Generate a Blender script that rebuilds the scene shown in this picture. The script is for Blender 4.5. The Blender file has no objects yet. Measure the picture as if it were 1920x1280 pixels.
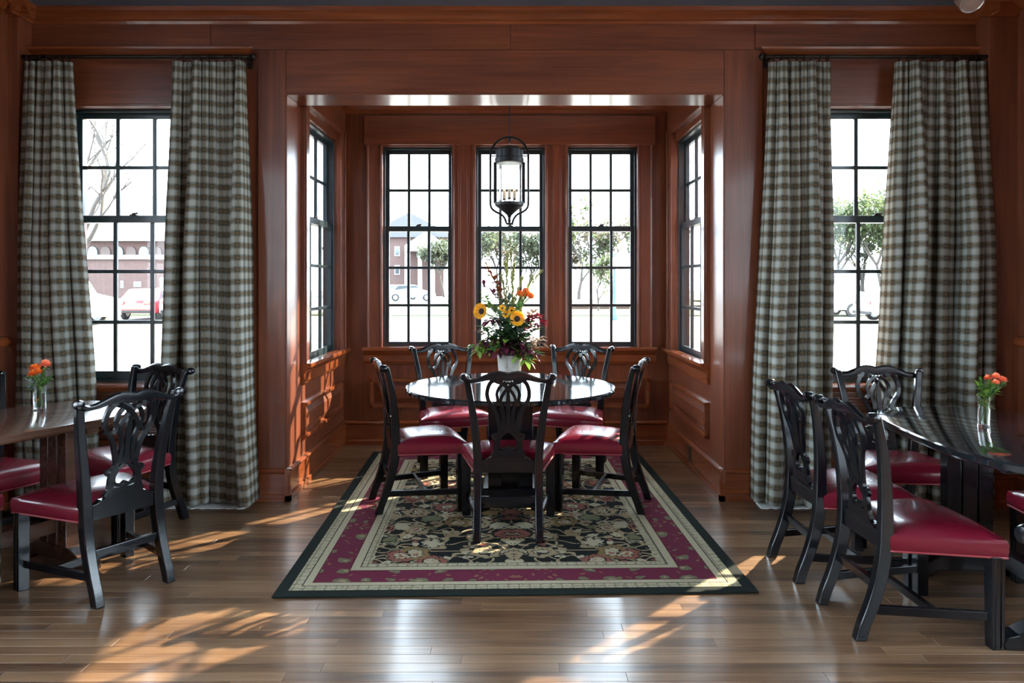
import bpy, bmesh, math, random
from mathutils import Vector, Matrix
PI = math.pi
SC = bpy.context.scene
COL = SC.collection

# ---------------------------------------------------------------- camera
cam_d = bpy.data.cameras.new('camera')
cam_d.sensor_width = 36.0
cam_d.lens = 1420.0 / 1920.0 * 36.0
cam_d.shift_x = 3.0 / 1920.0
cam_d.shift_y = -110.0 / 1920.0
cam_d.clip_start = 0.05
cam_d.clip_end = 600
cam_o = bpy.data.objects.new('camera', cam_d)
cam_o.location = (0, 0, 1.38)
cam_o.rotation_euler = (PI / 2, 0, 0)
COL.objects.link(cam_o)
SC.camera = cam_o

# ---------------------------------------------------------------- sky, sun, exposure
world = bpy.data.worlds.new('daylight sky')
SC.world = world
world.use_nodes = True
bg = world.node_tree.nodes['Background']
bg.inputs['Color'].default_value = (0.74, 0.87, 1.0, 1)
bg.inputs['Strength'].default_value = 4.0

sun_d = bpy.data.lights.new('sun', 'SUN')
sun_d.energy = 17.0
sun_d.color = (1.0, 0.84, 0.62)
sun_d.angle = math.radians(0.6)
sun_o = bpy.data.objects.new('sun', sun_d)
_el = math.radians(30)
_dir = Vector((-0.69 * math.cos(_el), -0.724 * math.cos(_el), -math.sin(_el)))
sun_o.rotation_euler = _dir.to_track_quat('-Z', 'Y').to_euler()
sun_o.location = (12, 16, 9)
COL.objects.link(sun_o)

SC.view_settings.view_transform = 'Standard'
SC.view_settings.look = 'None'
SC.view_settings.gamma = 1.0
SC.view_settings.exposure = 2.22
SC.view_settings.use_curve_mapping = False
SC.cycles.use_denoising = True
SC.cycles.max_bounces = 12
SC.cycles.diffuse_bounces = 6
SC.cycles.transparent_max_bounces = 16
SC.cycles.sample_clamp_indirect = 12.0

# ---------------------------------------------------------------- helpers
class MB:
    """collects geometry; build() links it as one mesh object"""
    def __init__(s):
        s.v = []; s.f = []; s.uv = None
    def add(s, vs, fs):
        b = len(s.v)
        s.v += [tuple(p) for p in vs]
        s.f += [tuple(i + b for i in f) for f in fs]
    def box(s, x0, x1, y0, y1, z0, z1):
        vs = [(x, y, z) for z in (z0, z1) for y in (y0, y1) for x in (x0, x1)]
        s.add(vs, [(0, 2, 3, 1), (4, 5, 7, 6), (0, 1, 5, 4), (2, 6, 7, 3), (0, 4, 6, 2), (1, 3, 7, 5)])
    def loft(s, rings, cap=True, close=False):
        n = len(rings[0]); vs = [p for r in rings for p in r]; fs = []
        m = len(rings)
        for i in range(m - (0 if close else 1)):
            a = i * n; b = ((i + 1) % m) * n
            for j in range(n):
                k = (j + 1) % n
                fs.append((a + j, a + k, b + k, b + j))
        if cap and not close:
            fs.append(tuple(reversed(range(n)))); fs.append(tuple((m - 1) * n + j for j in range(n)))
        s.add(vs, fs)
    def tube(s, pts, r, n=8, cap=True, close=False):
        pts = [Vector(p) for p in pts]; m = len(pts)
        rr = r if isinstance(r, (list, tuple)) else [r] * m
        rings = []; up = None
        for i, p in enumerate(pts):
            if close: t = (pts[(i + 1) % m] - pts[i - 1])
            else: t = pts[min(i + 1, m - 1)] - pts[max(i - 1, 0)]
            if t.length < 1e-9: t = Vector((0, 0, 1))
            t.normalize()
            if up is None:
                up = Vector((0, 0, 1)) if abs(t.z) < .9 else Vector((0, 1, 0))
            a = up - t * up.dot(t)
            if a.length < 1e-6: a = t.orthogonal()
            a.normalize(); b = t.cross(a); up = a
            rings.append([p + (a * math.cos(2 * PI * k / n) + b * math.sin(2 * PI * k / n)) * rr[i] for k in range(n)])
        s.loft(rings, cap, close)
    def lathe(s, prof, n=20, c=(0, 0, 0), cap=True):
        rings = [[(c[0] + r * math.cos(2 * PI * k / n), c[1] + r * math.sin(2 * PI * k / n), c[2] + z) for k in range(n)] for r, z in prof]
        s.loft(rings, cap)
    def extrude(s, prof, fn, a, b):
        """profile points (d, z) swept between parameters a and b; fn(t, d, z) -> xyz"""
        s.loft([[fn(a, d, z) for d, z in prof], [fn(b, d, z) for d, z in prof]])
    def poly(s, pts, fn, t0, t1):
        """flat outline pts (u, w) given thickness t0..t1 by fn(u, w, t)"""
        s.loft([[fn(u, w, t0) for u, w in pts], [fn(u, w, t1) for u, w in pts]])
    def sphere(s, c, r, n=10, m=7, sc=(1, 1, 1)):
        rings = []
        for i in range(m + 1):
            a = PI * (i + .02) / (m + .04) - PI / 2
            rings.append([(c[0] + r * sc[0] * math.cos(a) * math.cos(2 * PI * k / n), c[1] + r * sc[1] * math.cos(a) * math.sin(2 * PI * k / n), c[2] + r * sc[2] * math.sin(a)) for k in range(n)])
        s.loft(rings)
    def mesh(s, name, mat, smooth=False):
        me = bpy.data.meshes.new(name)
        me.from_pydata(s.v, [], s.f)
        bm = bmesh.new(); bm.from_mesh(me)
        bmesh.ops.recalc_face_normals(bm, faces=bm.faces)
        bm.to_mesh(me); bm.free()
        if smooth is True:
            me.polygons.foreach_set('use_smooth', [True] * len(me.polygons))
        elif smooth:
            me.polygons.foreach_set('use_smooth', [True] * len(me.polygons))
            me.set_sharp_from_angle(angle=math.radians(smooth))
        me.materials.append(mat)
        return me
    def build(s, name, mat, parent=None, smooth=False, bevel=0, seg=2):
        return link(name, s.mesh(name, mat, smooth), parent, bevel, seg)

def link(name, me, parent=None, bevel=0, seg=2):
    o = bpy.data.objects.new(name, me)
    COL.objects.link(o)
    if parent is not None: o.parent = parent
    if bevel:
        m = o.modifiers.new('bevel', 'BEVEL'); m.width = bevel; m.segments = seg; m.limit_method = 'ANGLE'
        m.angle_limit = math.radians(40)
    return o

def box(name, x0, x1, y0, y1, z0, z1, mat, parent=None, bevel=0, seg=2):
    b = MB(); b.box(x0, x1, y0, y1, z0, z1)
    return b.build(name, mat, parent, False, bevel, seg)

def tag(o, label, cat, group=None, kind=None):
    o['label'] = label; o['category'] = cat
    if group: o['group'] = group
    if kind: o['kind'] = kind
    return o

def thing(name, label, cat, loc=(0, 0, 0), rz=0, group=None, kind=None):
    o = bpy.data.objects.new(name, None)
    o.empty_display_size = .1
    COL.objects.link(o)
    o.location = loc; o.rotation_euler = (0, 0, rz)
    return tag(o, label, cat, group, kind)

def copy_tree(o, parent=None):
    c = o.copy(); COL.objects.link(c); c.parent = parent
    for ch in o.children: copy_tree(ch, c)
    return c

def interp(tab, x):
    if x <= tab[0][0]: return tab[0][1]
    for (a, p), (b, q) in zip(tab, tab[1:]):
        if x <= b: return p + (q - p) * (x - a) / (b - a)
    return tab[-1][1]

def spline(pts, k=6, close=False):
    pts = [Vector(p) for p in pts]; n = len(pts); out = []
    rng = range(n if close else n - 1)
    for i in rng:
        g = (lambda j: pts[j % n]) if close else (lambda j: pts[max(0, min(n - 1, j))])
        p0, p1, p2, p3 = g(i - 1), g(i), g(i + 1), g(i + 2)
        for q in range(k):
            t = q / k
            out.append(.5 * ((2 * p1) + (p2 - p0) * t + (2 * p0 - 5 * p1 + 4 * p2 - p3) * t * t + (3 * p1 - p0 - 3 * p2 + p3) * t ** 3))
    if not close: out.append(pts[-1])
    return out

# ---------------------------------------------------------------- materials
def new_mat(name):
    m = bpy.data.materials.new(name); m.use_nodes = True
    nt = m.node_tree; p = nt.nodes['Principled BSDF']
    return m, nt, p

def plain(name, col, rough=.5, metal=0, coat=0, spec=.5, bump=None):
    m, nt, p = new_mat(name)
    p.inputs['Base Color'].default_value = (*col, 1)
    p.inputs['Roughness'].default_value = rough
    p.inputs['Metallic'].default_value = metal
    p.inputs['Coat Weight'].default_value = coat
    p.inputs['Coat Roughness'].default_value = .08
    p.inputs['Specular IOR Level'].default_value = spec
    tc = nt.nodes.new('ShaderNodeTexCoord'); nz = nt.nodes.new('ShaderNodeTexNoise')
    sc, st = bump if bump else (60, .05)
    nz.inputs['Scale'].default_value = sc
    nt.links.new(tc.outputs['Object'], nz.inputs['Vector'])
    bp = nt.nodes.new('ShaderNodeBump'); bp.inputs['Strength'].default_value = st; bp.inputs['Distance'].default_value = .004
    nt.links.new(nz.outputs['Fac'], bp.inputs['Height']); nt.links.new(bp.outputs['Normal'], p.inputs['Normal'])
    # slight colour variation
    mx = nt.nodes.new('ShaderNodeMix'); mx.data_type = 'RGBA'
    mx.inputs['A'].default_value = (*[c * .88 for c in col], 1); mx.inputs['B'].default_value = (*[min(1, c * 1.1) for c in col], 1)
    nz2 = nt.nodes.new('ShaderNodeTexNoise'); nz2.inputs['Scale'].default_value = 5
    nt.links.new(tc.outputs['Object'], nz2.inputs['Vector'])
    nt.links.new(nz2.outputs['Fac'], mx.inputs['Factor']); nt.links.new(mx.outputs['Result'], p.inputs['Base Color'])
    return m

def ramp(nt, stops):
    r = nt.nodes.new('ShaderNodeValToRGB')
    e = r.color_ramp.elements
    e[0].position = stops[0][0]; e[0].color = (*stops[0][1], 1)
    e[1].position = stops[-1][0]; e[1].color = (*stops[-1][1], 1)
    for pos, c in stops[1:-1]:
        k = e.new(pos); k.color = (*c, 1)
    return r

def wood(name, axis, dark, mid, light, rough=.32, coat=.5, coat_rough=.12, scale=1.0, per=0.0, board=0.12):
    """stained wood, grain running along the given axis of the object"""
    m, nt, p = new_mat(name)
    L = nt.links.new
    tc = nt.nodes.new('ShaderNodeTexCoord')
    oi = nt.nodes.new('ShaderNodeObjectInfo')
    geo = nt.nodes.new('ShaderNodeNewGeometry')
    rnd = nt.nodes.new('ShaderNodeMath'); rnd.operation = 'ADD'
    L(oi.outputs['Random'], rnd.inputs[0]); L(geo.outputs['Random Per Island'], rnd.inputs[1])
    fr = nt.nodes.new('ShaderNodeMath'); fr.operation = 'FRACT'
    m7 = nt.nodes.new('ShaderNodeMath'); m7.operation = 'MULTIPLY'; m7.inputs[1].default_value = 7.31
    L(rnd.outputs[0], m7.inputs[0]); L(m7.outputs[0], fr.inputs[0])
    mp = nt.nodes.new('ShaderNodeMapping')
    s = [14 * scale] * 3; s[axis] = .9 * scale
    mp.inputs['Scale'].default_value = s
    off = nt.nodes.new('ShaderNodeVectorMath'); off.operation = 'SCALE'
    cx = nt.nodes.new('ShaderNodeCombineXYZ')
    for i in range(3): L(fr.outputs[0], cx.inputs[i])
    off.inputs['Scale'].default_value = 40.0
    L(cx.outputs[0], off.inputs[0]); L(off.outputs[0], mp.inputs['Location'])
    L(tc.outputs['Object'], mp.inputs['Vector'])
    n1 = nt.nodes.new('ShaderNodeTexNoise'); n1.inputs['Scale'].default_value = 1.0; n1.inputs['Detail'].default_value = 6; n1.inputs['Roughness'].default_value = .62
    n1.inputs['Distortion'].default_value = .6
    L(mp.outputs[0], n1.inputs['Vector'])
    mp2 = nt.nodes.new('ShaderNodeMapping')
    s2 = [90 * scale] * 3; s2[axis] = 2.2 * scale
    mp2.inputs['Scale'].default_value = s2
    L(tc.outputs['Object'], mp2.inputs['Vector']); L(off.outputs[0], mp2.inputs['Location'])
    n2 = nt.nodes.new('ShaderNodeTexNoise'); n2.inputs['Scale'].default_value = 1.0; n2.inputs['Detail'].default_value = 3
    L(mp2.outputs[0], n2.inputs['Vector'])
    big = nt.nodes.new('ShaderNodeTexNoise'); big.inputs['Scale'].default_value = 1.6; big.inputs['Detail'].default_value = 2
    L(tc.outputs['Object'], big.inputs['Vector'])
    a = nt.nodes.new('ShaderNodeMath'); a.operation = 'MULTIPLY_ADD'; a.inputs[1].default_value = .30
    L(n2.outputs['Fac'], a.inputs[0])
    b = nt.nodes.new('ShaderNodeMath'); b.operation = 'MULTIPLY_ADD'; b.inputs[1].default_value = .55; b.inputs[2].default_value = 0.0
    L(n1.outputs['Fac'], b.inputs[0]); L(b.outputs[0], a.inputs[2])
    c = nt.nodes.new('ShaderNodeMath'); c.operation = 'MULTIPLY_ADD'; c.inputs[1].default_value = .22
    L(big.outputs['Fac'], c.inputs[0]); L(a.outputs[0], c.inputs[2])
    d = nt.nodes.new('ShaderNodeMath'); d.operation = 'MULTIPLY_ADD'; d.inputs[1].default_value = per
    L(fr.outputs[0], d.inputs[0]); L(c.outputs[0], d.inputs[2])
    e = nt.nodes.new('ShaderNodeMath'); e.operation = 'SUBTRACT'; e.inputs[1].default_value = per * .5
    L(d.outputs[0], e.inputs[0])
    r = ramp(nt, [(.30, dark), (.52, mid), (.76, light)])
    L(e.outputs[0], r.inputs[0]); L(r.outputs[0], p.inputs['Base Color'])
    bp = nt.nodes.new('ShaderNodeBump'); bp.inputs['Strength'].default_value = .12; bp.inputs['Distance'].default_value = .002
    L(n2.outputs['Fac'], bp.inputs['Height']); L(bp.outputs['Normal'], p.inputs['Normal'])
    p.inputs['Roughness'].default_value = rough
    p.inputs['Coat Weight'].default_value = coat
    p.inputs['Coat Roughness'].default_value = coat_rough
    return m

CH = ((.060, .015, .009), (.155, .041, .018), (.265, .078, .029))     # red-brown cherry stain
CHERRY_X = wood('cherry panelling, level grain', 0, *CH)
CHERRY_Y = wood('cherry panelling, grain in depth', 1, *CH)
CHERRY_Z = wood('cherry panelling, upright grain', 2, *CH)
JAMB_W = wood('cherry jamb lining', 2, *CH, rough=.36, coat=.35, coat_rough=.25)
CHERRY_TRIM = wood('cherry moulding, level grain', 0, (.10, .022, .008), (.21, .052, .016), (.32, .085, .026), rough=.22, coat=.8, coat_rough=.06)
CHERRY_TRIMY = wood('cherry moulding, grain in depth', 1, (.10, .022, .008), (.21, .052, .016), (.32, .085, .026), rough=.22, coat=.8, coat_rough=.06)
OAK = wood('brown oak floor', 0, (.036, .017, .009), (.160, .086, .044), (.320, .190, .102), rough=.30, coat=.55, coat_rough=.17, scale=1.3, per=.22)
WALNUT = wood('dark walnut table wood', 1, (.025, .011, .007), (.070, .032, .020), (.135, .066, .042), rough=.24, coat=.5, coat_rough=.08)
BLACK_WOOD = plain('black lacquered wood', (.004, .005, .007), .20, coat=.15, spec=.38, bump=(35, .06))
TABLE_BLACK = plain('polished black table top', (.010, .012, .015), .06, coat=.8, bump=(18, .015))
LEATHER = plain('burgundy leather', (.165, .007, .022), .27, coat=.45, bump=(260, .10))
WELT = plain('pale burgundy leather piping', (.34, .05, .06), .35)
SASH = plain('dark teal window paint', (.014, .034, .042), .30, coat=.3)
CEIL = plain('slate blue ceiling paint', (.120, .150, .200), .6)
WHITE_P = plain('white plaster', (.62, .62, .60), .7)
BRONZE = plain('dark bronze metal', (.035, .028, .024), .35, metal=.8)
IRON = plain('dark iron', (.016, .018, .02), .4, metal=.6)
DARK_PLASTIC = plain('dark brown plastic', (.02, .014, .01), .4)
WHITE_CLOTH = plain('white curtain lining', (.75, .76, .75), .8)

def mat_glass(name, tint=(1, 1, 1), refl=1.0):
    m, nt, p = new_mat(name)
    nt.nodes.remove(p)
    out = nt.nodes['Material Output']
    tr = nt.nodes.new('ShaderNodeBsdfTransparent'); tr.inputs['Color'].default_value = (*tint, 1)
    gl = nt.nodes.new('ShaderNodeBsdfGlossy'); gl.inputs['Roughness'].default_value = .02
    fr = nt.nodes.new('ShaderNodeFresnel'); fr.inputs['IOR'].default_value = 1.45
    mu = nt.nodes.new('ShaderNodeMath'); mu.operation = 'MULTIPLY'; mu.inputs[1].default_value = refl
    mx = nt.nodes.new('ShaderNodeMixShader')
    nt.links.new(fr.outputs[0], mu.inputs[0]); nt.links.new(mu.outputs[0], mx.inputs[0])
    nt.links.new(tr.outputs[0], mx.inputs[1]); nt.links.new(gl.outputs[0], mx.inputs[2])
    nt.links.new(mx.outputs[0], out.inputs['Surface'])
    return m
PANE = mat_glass('window glass', (.97, .99, .99), .7)
VASE_GLASS, _nt, _p = new_mat('clear vase glass')
_p.inputs['Transmission Weight'].default_value = 1.0; _p.inputs['Roughness'].default_value = 0.0; _p.inputs['IOR'].default_value = 1.45
_p.inputs['Base Color'].default_value = (.97, .99, .98, 1)
WATER, _nt, _p = new_mat('vase water')
_p.inputs['Transmission Weight'].default_value = 1.0; _p.inputs['Roughness'].default_value = 0.0; _p.inputs['IOR'].default_value = 1.33
LANTERN_GLASS = mat_glass('lantern glass', (.97, .98, .98), .45)

def emit(name, col, st):
    m, nt, p = new_mat(name)
    p.inputs['Base Color'].default_value = (*col, 1)
    p.inputs['Emission Color'].default_value = (*col, 1)
    p.inputs['Emission Strength'].default_value = st
    return m
BULB = emit('lit candle bulb', (1.0, .72, .42), 3.0)

# ---------------------------------------------------------------- layout constants (metres; y runs away from the camera)
YW = 4.81; YW2 = 5.09          # main wall, room face and outer face
AX0, AX1 = -1.424, 1.356       # alcove side walls
YB = 6.47                      # alcove window wall
OPEN_Z = 2.583                 # underside of the header over the alcove mouth
CEIL_Z = 3.11; ALC_Z = 2.985
XL, XR = -3.10, 3.13           # room side walls
YF = -3.6                      # wall behind the camera

# ---------------------------------------------------------------- floor
floor = box('floor', XL - .3, XR + .3, YF - .3, YB + .3, -.20, -.011, plain('subfloor wood', (.05, .025, .012), .7))
tag(floor, 'brown oak strip floor of the dining room', 'floor', kind='structure')
def board_mesh(length, w=.0622):
    b = MB(); h = w / 2; c = .0006
    z = (-.011, -.0006, 0)
    rings = [[(0, -h, z[0]), (length, -h, z[0]), (length, h, z[0]), (0, h, z[0])],
             [(0, -h, z[1]), (length, -h, z[1]), (length, h, z[1]), (0, h, z[1])],
             [(c, -h + c, z[2]), (length - c, -h + c, z[2]), (length - c, h - c, z[2]), (c, h - c, z[2])]]
    b.loft(rings)
    return b
rng = random.Random(4)
LENS = [.55, .7, .85, 1.0, 1.2, 1.45, 1.7]
board_me = {l: board_mesh(l - .0008).mesh('floor_board', OAK) for l in LENS}
rest = MB()
ROW = .0635
y = YF
while y < YB - .02:
    x = XL - rng.random() * .8
    while x < XR:
        l = rng.choice(LENS)
        if 2.5 < y < 4.62:
            o = link('floor_board', board_me[l], floor)
            o.location = (x, y + ROW / 2, 0)
        elif y < YW - .05 or (x < AX1 and x + l > AX0):
            bb = board_mesh(l - .0008)
            rest.add([(px + x, py + y + ROW / 2, pz) for px, py, pz in bb.v], bb.f)
        x += l
    y += ROW
o = rest.build('floor_boards', OAK, floor); o['kind'] = 'stuff'

# ---------------------------------------------------------------- walls (shells with openings)
WIN_L = (-2.845, -2.055, .735, 2.50)     # x0, x1, z0, z1 of the openings
WIN_R = (1.985, 2.785, .735, 2.50)
wb = MB()
wb.box(XL - .3, WIN_L[0], YW, YW2, -.2, 3.3)
for W in (WIN_L, WIN_R):
    wb.box(W[0], W[1], YW, YW2, -.2, W[2]); wb.box(W[0], W[1], YW, YW2, W[3], 3.3)
wb.box(WIN_L[1], AX0, YW, YW2, -.2, 3.3)
wb.box(AX0, AX1, YW, YW2, OPEN_Z, 3.3)
wb.box(AX1, WIN_R[0], YW, YW2, -.2, 3.3)
wb.box(WIN_R[1], XR + .3, YW, YW2, -.2, 3.3)
wall_back = wb.build('wall_back', CHERRY_Z)
tag(wall_back, 'red-brown wood panelled wall around the alcove mouth and its two curtained windows', 'wall', kind='structure')
# jamb returns of the outer windows run a little further out
def wall_board(name, x0, x1, z0, z1, mat, y=YW, t=.010, parent=None):
    return box(name, x0, x1, y - t, y + .004, z0, z1, mat, parent or wall_back, .0022)
G = .0015
for x0, x1 in ((-3.034, -1.9), (-1.9, 0.0), (0.0, 1.55), (1.55, 2.97)):
    wall_board('frieze_board', x0 + G, x1 - G, 2.858, 3.03, CHERRY_X)
wall_board('header_board', AX0 + G, AX1 - G, OPEN_Z, 2.855, CHERRY_X)
wall_board('stile_board', -1.60, AX0 - G, .19, 2.855, CHERRY_Z)
wall_board('stile_board', AX1 + G, 1.60, .19, 2.855, CHERRY_Z)
for W in (WIN_L, WIN_R):
    wall_board('window_head_board', W[0] - .02, W[1] + .02, W[3] + .015, 2.80, CHERRY_X, t=.006)
# header soffit board (underside of the alcove mouth) and jamb linings
box('soffit_board', AX0 + .001, AX1 - .001, YW - .009, YW2 + .004, OPEN_Z - .012, OPEN_Z, CHERRY_X, wall_back, .002)
box('jamb_lining', AX0 - .001, AX0 + .008, YW - .009, YW2 + .02, .19, OPEN_Z - .013, JAMB_W, wall_back, .002)
box('jamb_lining', AX1 - .008, AX1 + .001, YW - .009, YW2 + .02, .19, OPEN_Z - .013, JAMB_W, wall_back, .002)

# side walls, wall behind the camera
SIDE_Y = [(-2.9, .35), (.70, 3.40)]; SIDE_Z = (.60, 3.0)     # window openings added to the side walls for fill light, out of frame
def room_side(name, xa, xb, lab):
    m = MB(); ys = YF
    for y0, y1 in SIDE_Y:
        m.box(xa, xb, ys, y0, -.2, 3.3); ys = y1
        m.box(xa, xb, y0, y1, -.2, SIDE_Z[0]); m.box(xa, xb, y0, y1, SIDE_Z[1], 3.3)
    m.box(xa, xb, ys, YW, -.2, 3.3)
    return tag(m.build(name, CHERRY_Z), lab, 'wall', kind='structure')
wl = room_side('wall_left', XL - .3, XL, 'wood panelled side wall at the brown table')
wr = room_side('wall_right', XR, XR + .3, 'wood panelled side wall at the black oval table')
wf = MB()
FW = []
xs = XL - .3
for a, b in FW:
    wf.box(xs, a, YF - .3, YF, -.2, 3.3); xs = b
    wf.box(a, b, YF - .3, YF, -.2, .5); wf.box(a, b, YF - .3, YF, 2.75, 3.3)
wf.box(xs, XR + .3, YF - .3, YF, -.2, 3.3)
o = wf.build('wall_front', CHERRY_Z)
tag(o, 'plain wood panelled wall facing the alcove', 'wall', kind='structure')
c = box('ceiling', XL - .3, XR + .3, YF - .3, YW2, CEIL_Z, CEIL_Z + .25, CEIL)
tag(c, 'slate blue painted ceiling of the dining room', 'ceiling', kind='structure')
# side wall chair rails and panel boards
for X, s, par in ((XL, 1, wl), (XR, -1, wr)):
    m = MB()
    prof = [(0, .98), (.022, .985), (.034, 1.0), (.034, 1.03), (.02, 1.045), (0, 1.055)]
    m.extrude(prof, lambda t, d, z: (X + s * d, t, z), 3.52, 4.66)
    m.build('chair_rail', CHERRY_TRIMY, par)
    for y0 in (3.62,):
        b = box('wall_panel', min(X, X + s * .012), max(X, X + s * .012), y0, y0 + .85, 1.12, 2.9, CHERRY_Z, par, .004)
        b = box('wall_panel', min(X, X + s * .012), max(X, X + s * .012), y0, y0 + .85, .28, .92, CHERRY_Z, par, .004)

# corner pilasters
for x0, x1, nm, lab in ((XL, -3.034, 'trim_1', 'plain wood corner pilaster beside the brown table'), (2.97, XR, 'trim_2', 'plain wood corner pilaster beside the black oval table')):
    p = box(nm, x0 - .02, x1 + (.02 if x0 > 0 else 0), 4.67, YW, 0, CEIL_Z, CHERRY_Z, None, .003)
    tag(p, lab, 'pilaster', kind='structure')

# ---------------------------------------------------------------- crown mouldings
CROWN = [(0, 0), (.012, 0), (.016, .018), (.030, .024), (.045, .045), (.066, .062), (.074, .066), (.078, .092), (0, .092)]
cr = MB(); z0 = CEIL_Z - .092
cr.extrude(CROWN, lambda t, d, z: (t, YW - d, z0 + z), -3.034, 2.97)
tag(cr.build('trim_3', CHERRY_TRIM, None, 30), 'glossy wood crown moulding under the slate blue ceiling', 'moulding', kind='structure')
cr = MB()
cr.extrude(CROWN, lambda t, d, z: (-3.034 + d, t, z0 + z), 4.67 - .078, YW)
cr.extrude(CROWN, lambda t, d, z: (t, 4.67 - d, z0 + z), XL, -3.034 + .078)
cr.extrude(CROWN, lambda t, d, z: (XL + d, t, z0 + z), YF, 4.60)
tag(cr.build('trim_4', CHERRY_TRIM, None, 30), 'crown moulding wrapping the pilaster and wall beside the brown table', 'moulding', kind='structure')
cr = MB()
cr.extrude(CROWN, lambda t, d, z: (2.97 - d, t, z0 + z), 4.67 - .078, YW)
cr.extrude(CROWN, lambda t, d, z: (t, 4.67 - d, z0 + z), 2.97 - .078, XR)
cr.extrude(CROWN, lambda t, d, z: (XR - d, t, z0 + z), YF, 4.60)
tag(cr.build('trim_5', CHERRY_TRIM, None, 30), 'crown moulding wrapping the pilaster and wall beside the black oval table', 'moulding', kind='structure')

# ---------------------------------------------------------------- alcove shell
SW = (5.24, 6.22, .80, 2.54)          # side window opening (y0, y1, z0, z1)
BW = [(-1.095, -.492), (-.298, .298), (.487, 1.085)]
BZ = (.80, 2.545)
def side_wall(name, xa, xb, lab):
    m = MB()
    m.box(xa, xb, YW2, SW[0], -.2, 3.2); m.box(xa, xb, SW[1], YB + .2, -.2, 3.2)
    m.box(xa, xb, SW[0], SW[1], -.2, SW[2]); m.box(xa, xb, SW[0], SW[1], SW[3], 3.2)
    o = m.build(name, CHERRY_Z); tag(o, lab, 'wall', kind='structure'); return o
wal = side_wall('wall_alcove_left', AX0 - .11, AX0, 'sunlit wood panelled side wall of the alcove')
war = side_wall('wall_alcove_right', AX1, AX1 + .11, 'shaded wood panelled side wall of the alcove with an outlet')
m = MB(); xs = AX0 - .11
for a, b in BW:
    m.box(xs, a, YB, YB + .2, -.2, 3.2); xs = b
    m.box(a, b, YB, YB + .2, -.2, BZ[0]); m.box(a, b, YB, YB + .2, BZ[1], 3.2)
m.box(xs, AX1 + .11, YB, YB + .2, -.2, 3.2)
wab = m.build('wall_alcove_back', CHERRY_Z)
tag(wab, 'wood panelled alcove wall with a row of three windows', 'wall', kind='structure')
c = box('ceiling_alcove', AX0 - .2, AX1 + .2, YW2, YB + .2, ALC_Z, ALC_Z + .2, WHITE_P)
tag(c, 'pale plaster ceiling of the alcove', 'ceiling', kind='structure')
# alcove crown
cr = MB(); z0a = ALC_Z - .165
CR2 = [(0, 0), (.014, 0), (.02, .03), (.034, .04), (.05, .075), (.085, .115), (.092, .12), (.098, .165), (0, .165)]
cr.extrude(CR2, lambda t, d, z: (t, YB - d, z0a + z), AX0, AX1)
cr.extrude(CR2, lambda t, d, z: (AX0 + d, t, z0a + z), YW2, YB)
cr.extrude(CR2, lambda t, d, z: (AX1 - d, t, z0a + z), YW2, YB)
tag(cr.build('trim_6', CHERRY_TRIM, None, 30), 'wood crown moulding running round the alcove', 'moulding', kind='structure')
# alcove back wall: casings, header, stool, apron, panel
def vcasing(name, x0, x1, z0, z1, parent, y=YB):
    w = x1 - x0
    prof = [(0, 0), (0, -.030), (.012, -.034), (.022, -.030), (.026, -.022), (w - .026, -.022), (w - .022, -.030), (w - .012, -.034), (w, -.030), (w, 0)]
    if w > .15:
        h = w / 2
        prof = [(0, 0), (0, -.030), (.012, -.034), (.022, -.030), (.026, -.022), (.055, -.022), (.06, -.030), (h - .03, -.030), (h - .026, -.036), (h + .026, -.036), (h + .03, -.030), (w - .06, -.030), (w - .055, -.022), (w - .026, -.022), (w - .022, -.030), (w - .012, -.034), (w, -.030), (w, 0)]
    b = MB()
    b.loft([[(x0 + u, y + v, z0) for u, v in prof], [(x0 + u, y + v, z1) for u, v in prof]])
    return b.build(name, CHERRY_Z, parent)
vcasing('window_casing', -1.225, BW[0][0] + .004, .835, 2.552, wab)
vcasing('window_casing', BW[0][1] - .004, BW[1][0] + .004, .835, 2.552, wab)
vcasing('window_casing', BW[1][1] - .004, BW[2][0] + .004, .835, 2.552, wab)
vcasing('window_casing', BW[2][1] - .004, 1.215, .835, 2.552, wab)
box('header_casing', -1.243, 1.233, YB - .042, YB, 2.553, 2.80, CHERRY_X, wab, .003)
m = MB()
STOOL = [(0, .69), (.018, .69), (.022, .705), (.03, .71), (.03, .765), (.04, .775), (.055, .80), (.075, .805), (.078, .82), (.075, .835), (0, .835)]
m.extrude(STOOL, lambda t, d, z: (t, YB - d, z), -1.25, 1.24)
m.build('window_stool', CHERRY_TRIM, wab, 30)
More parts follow.
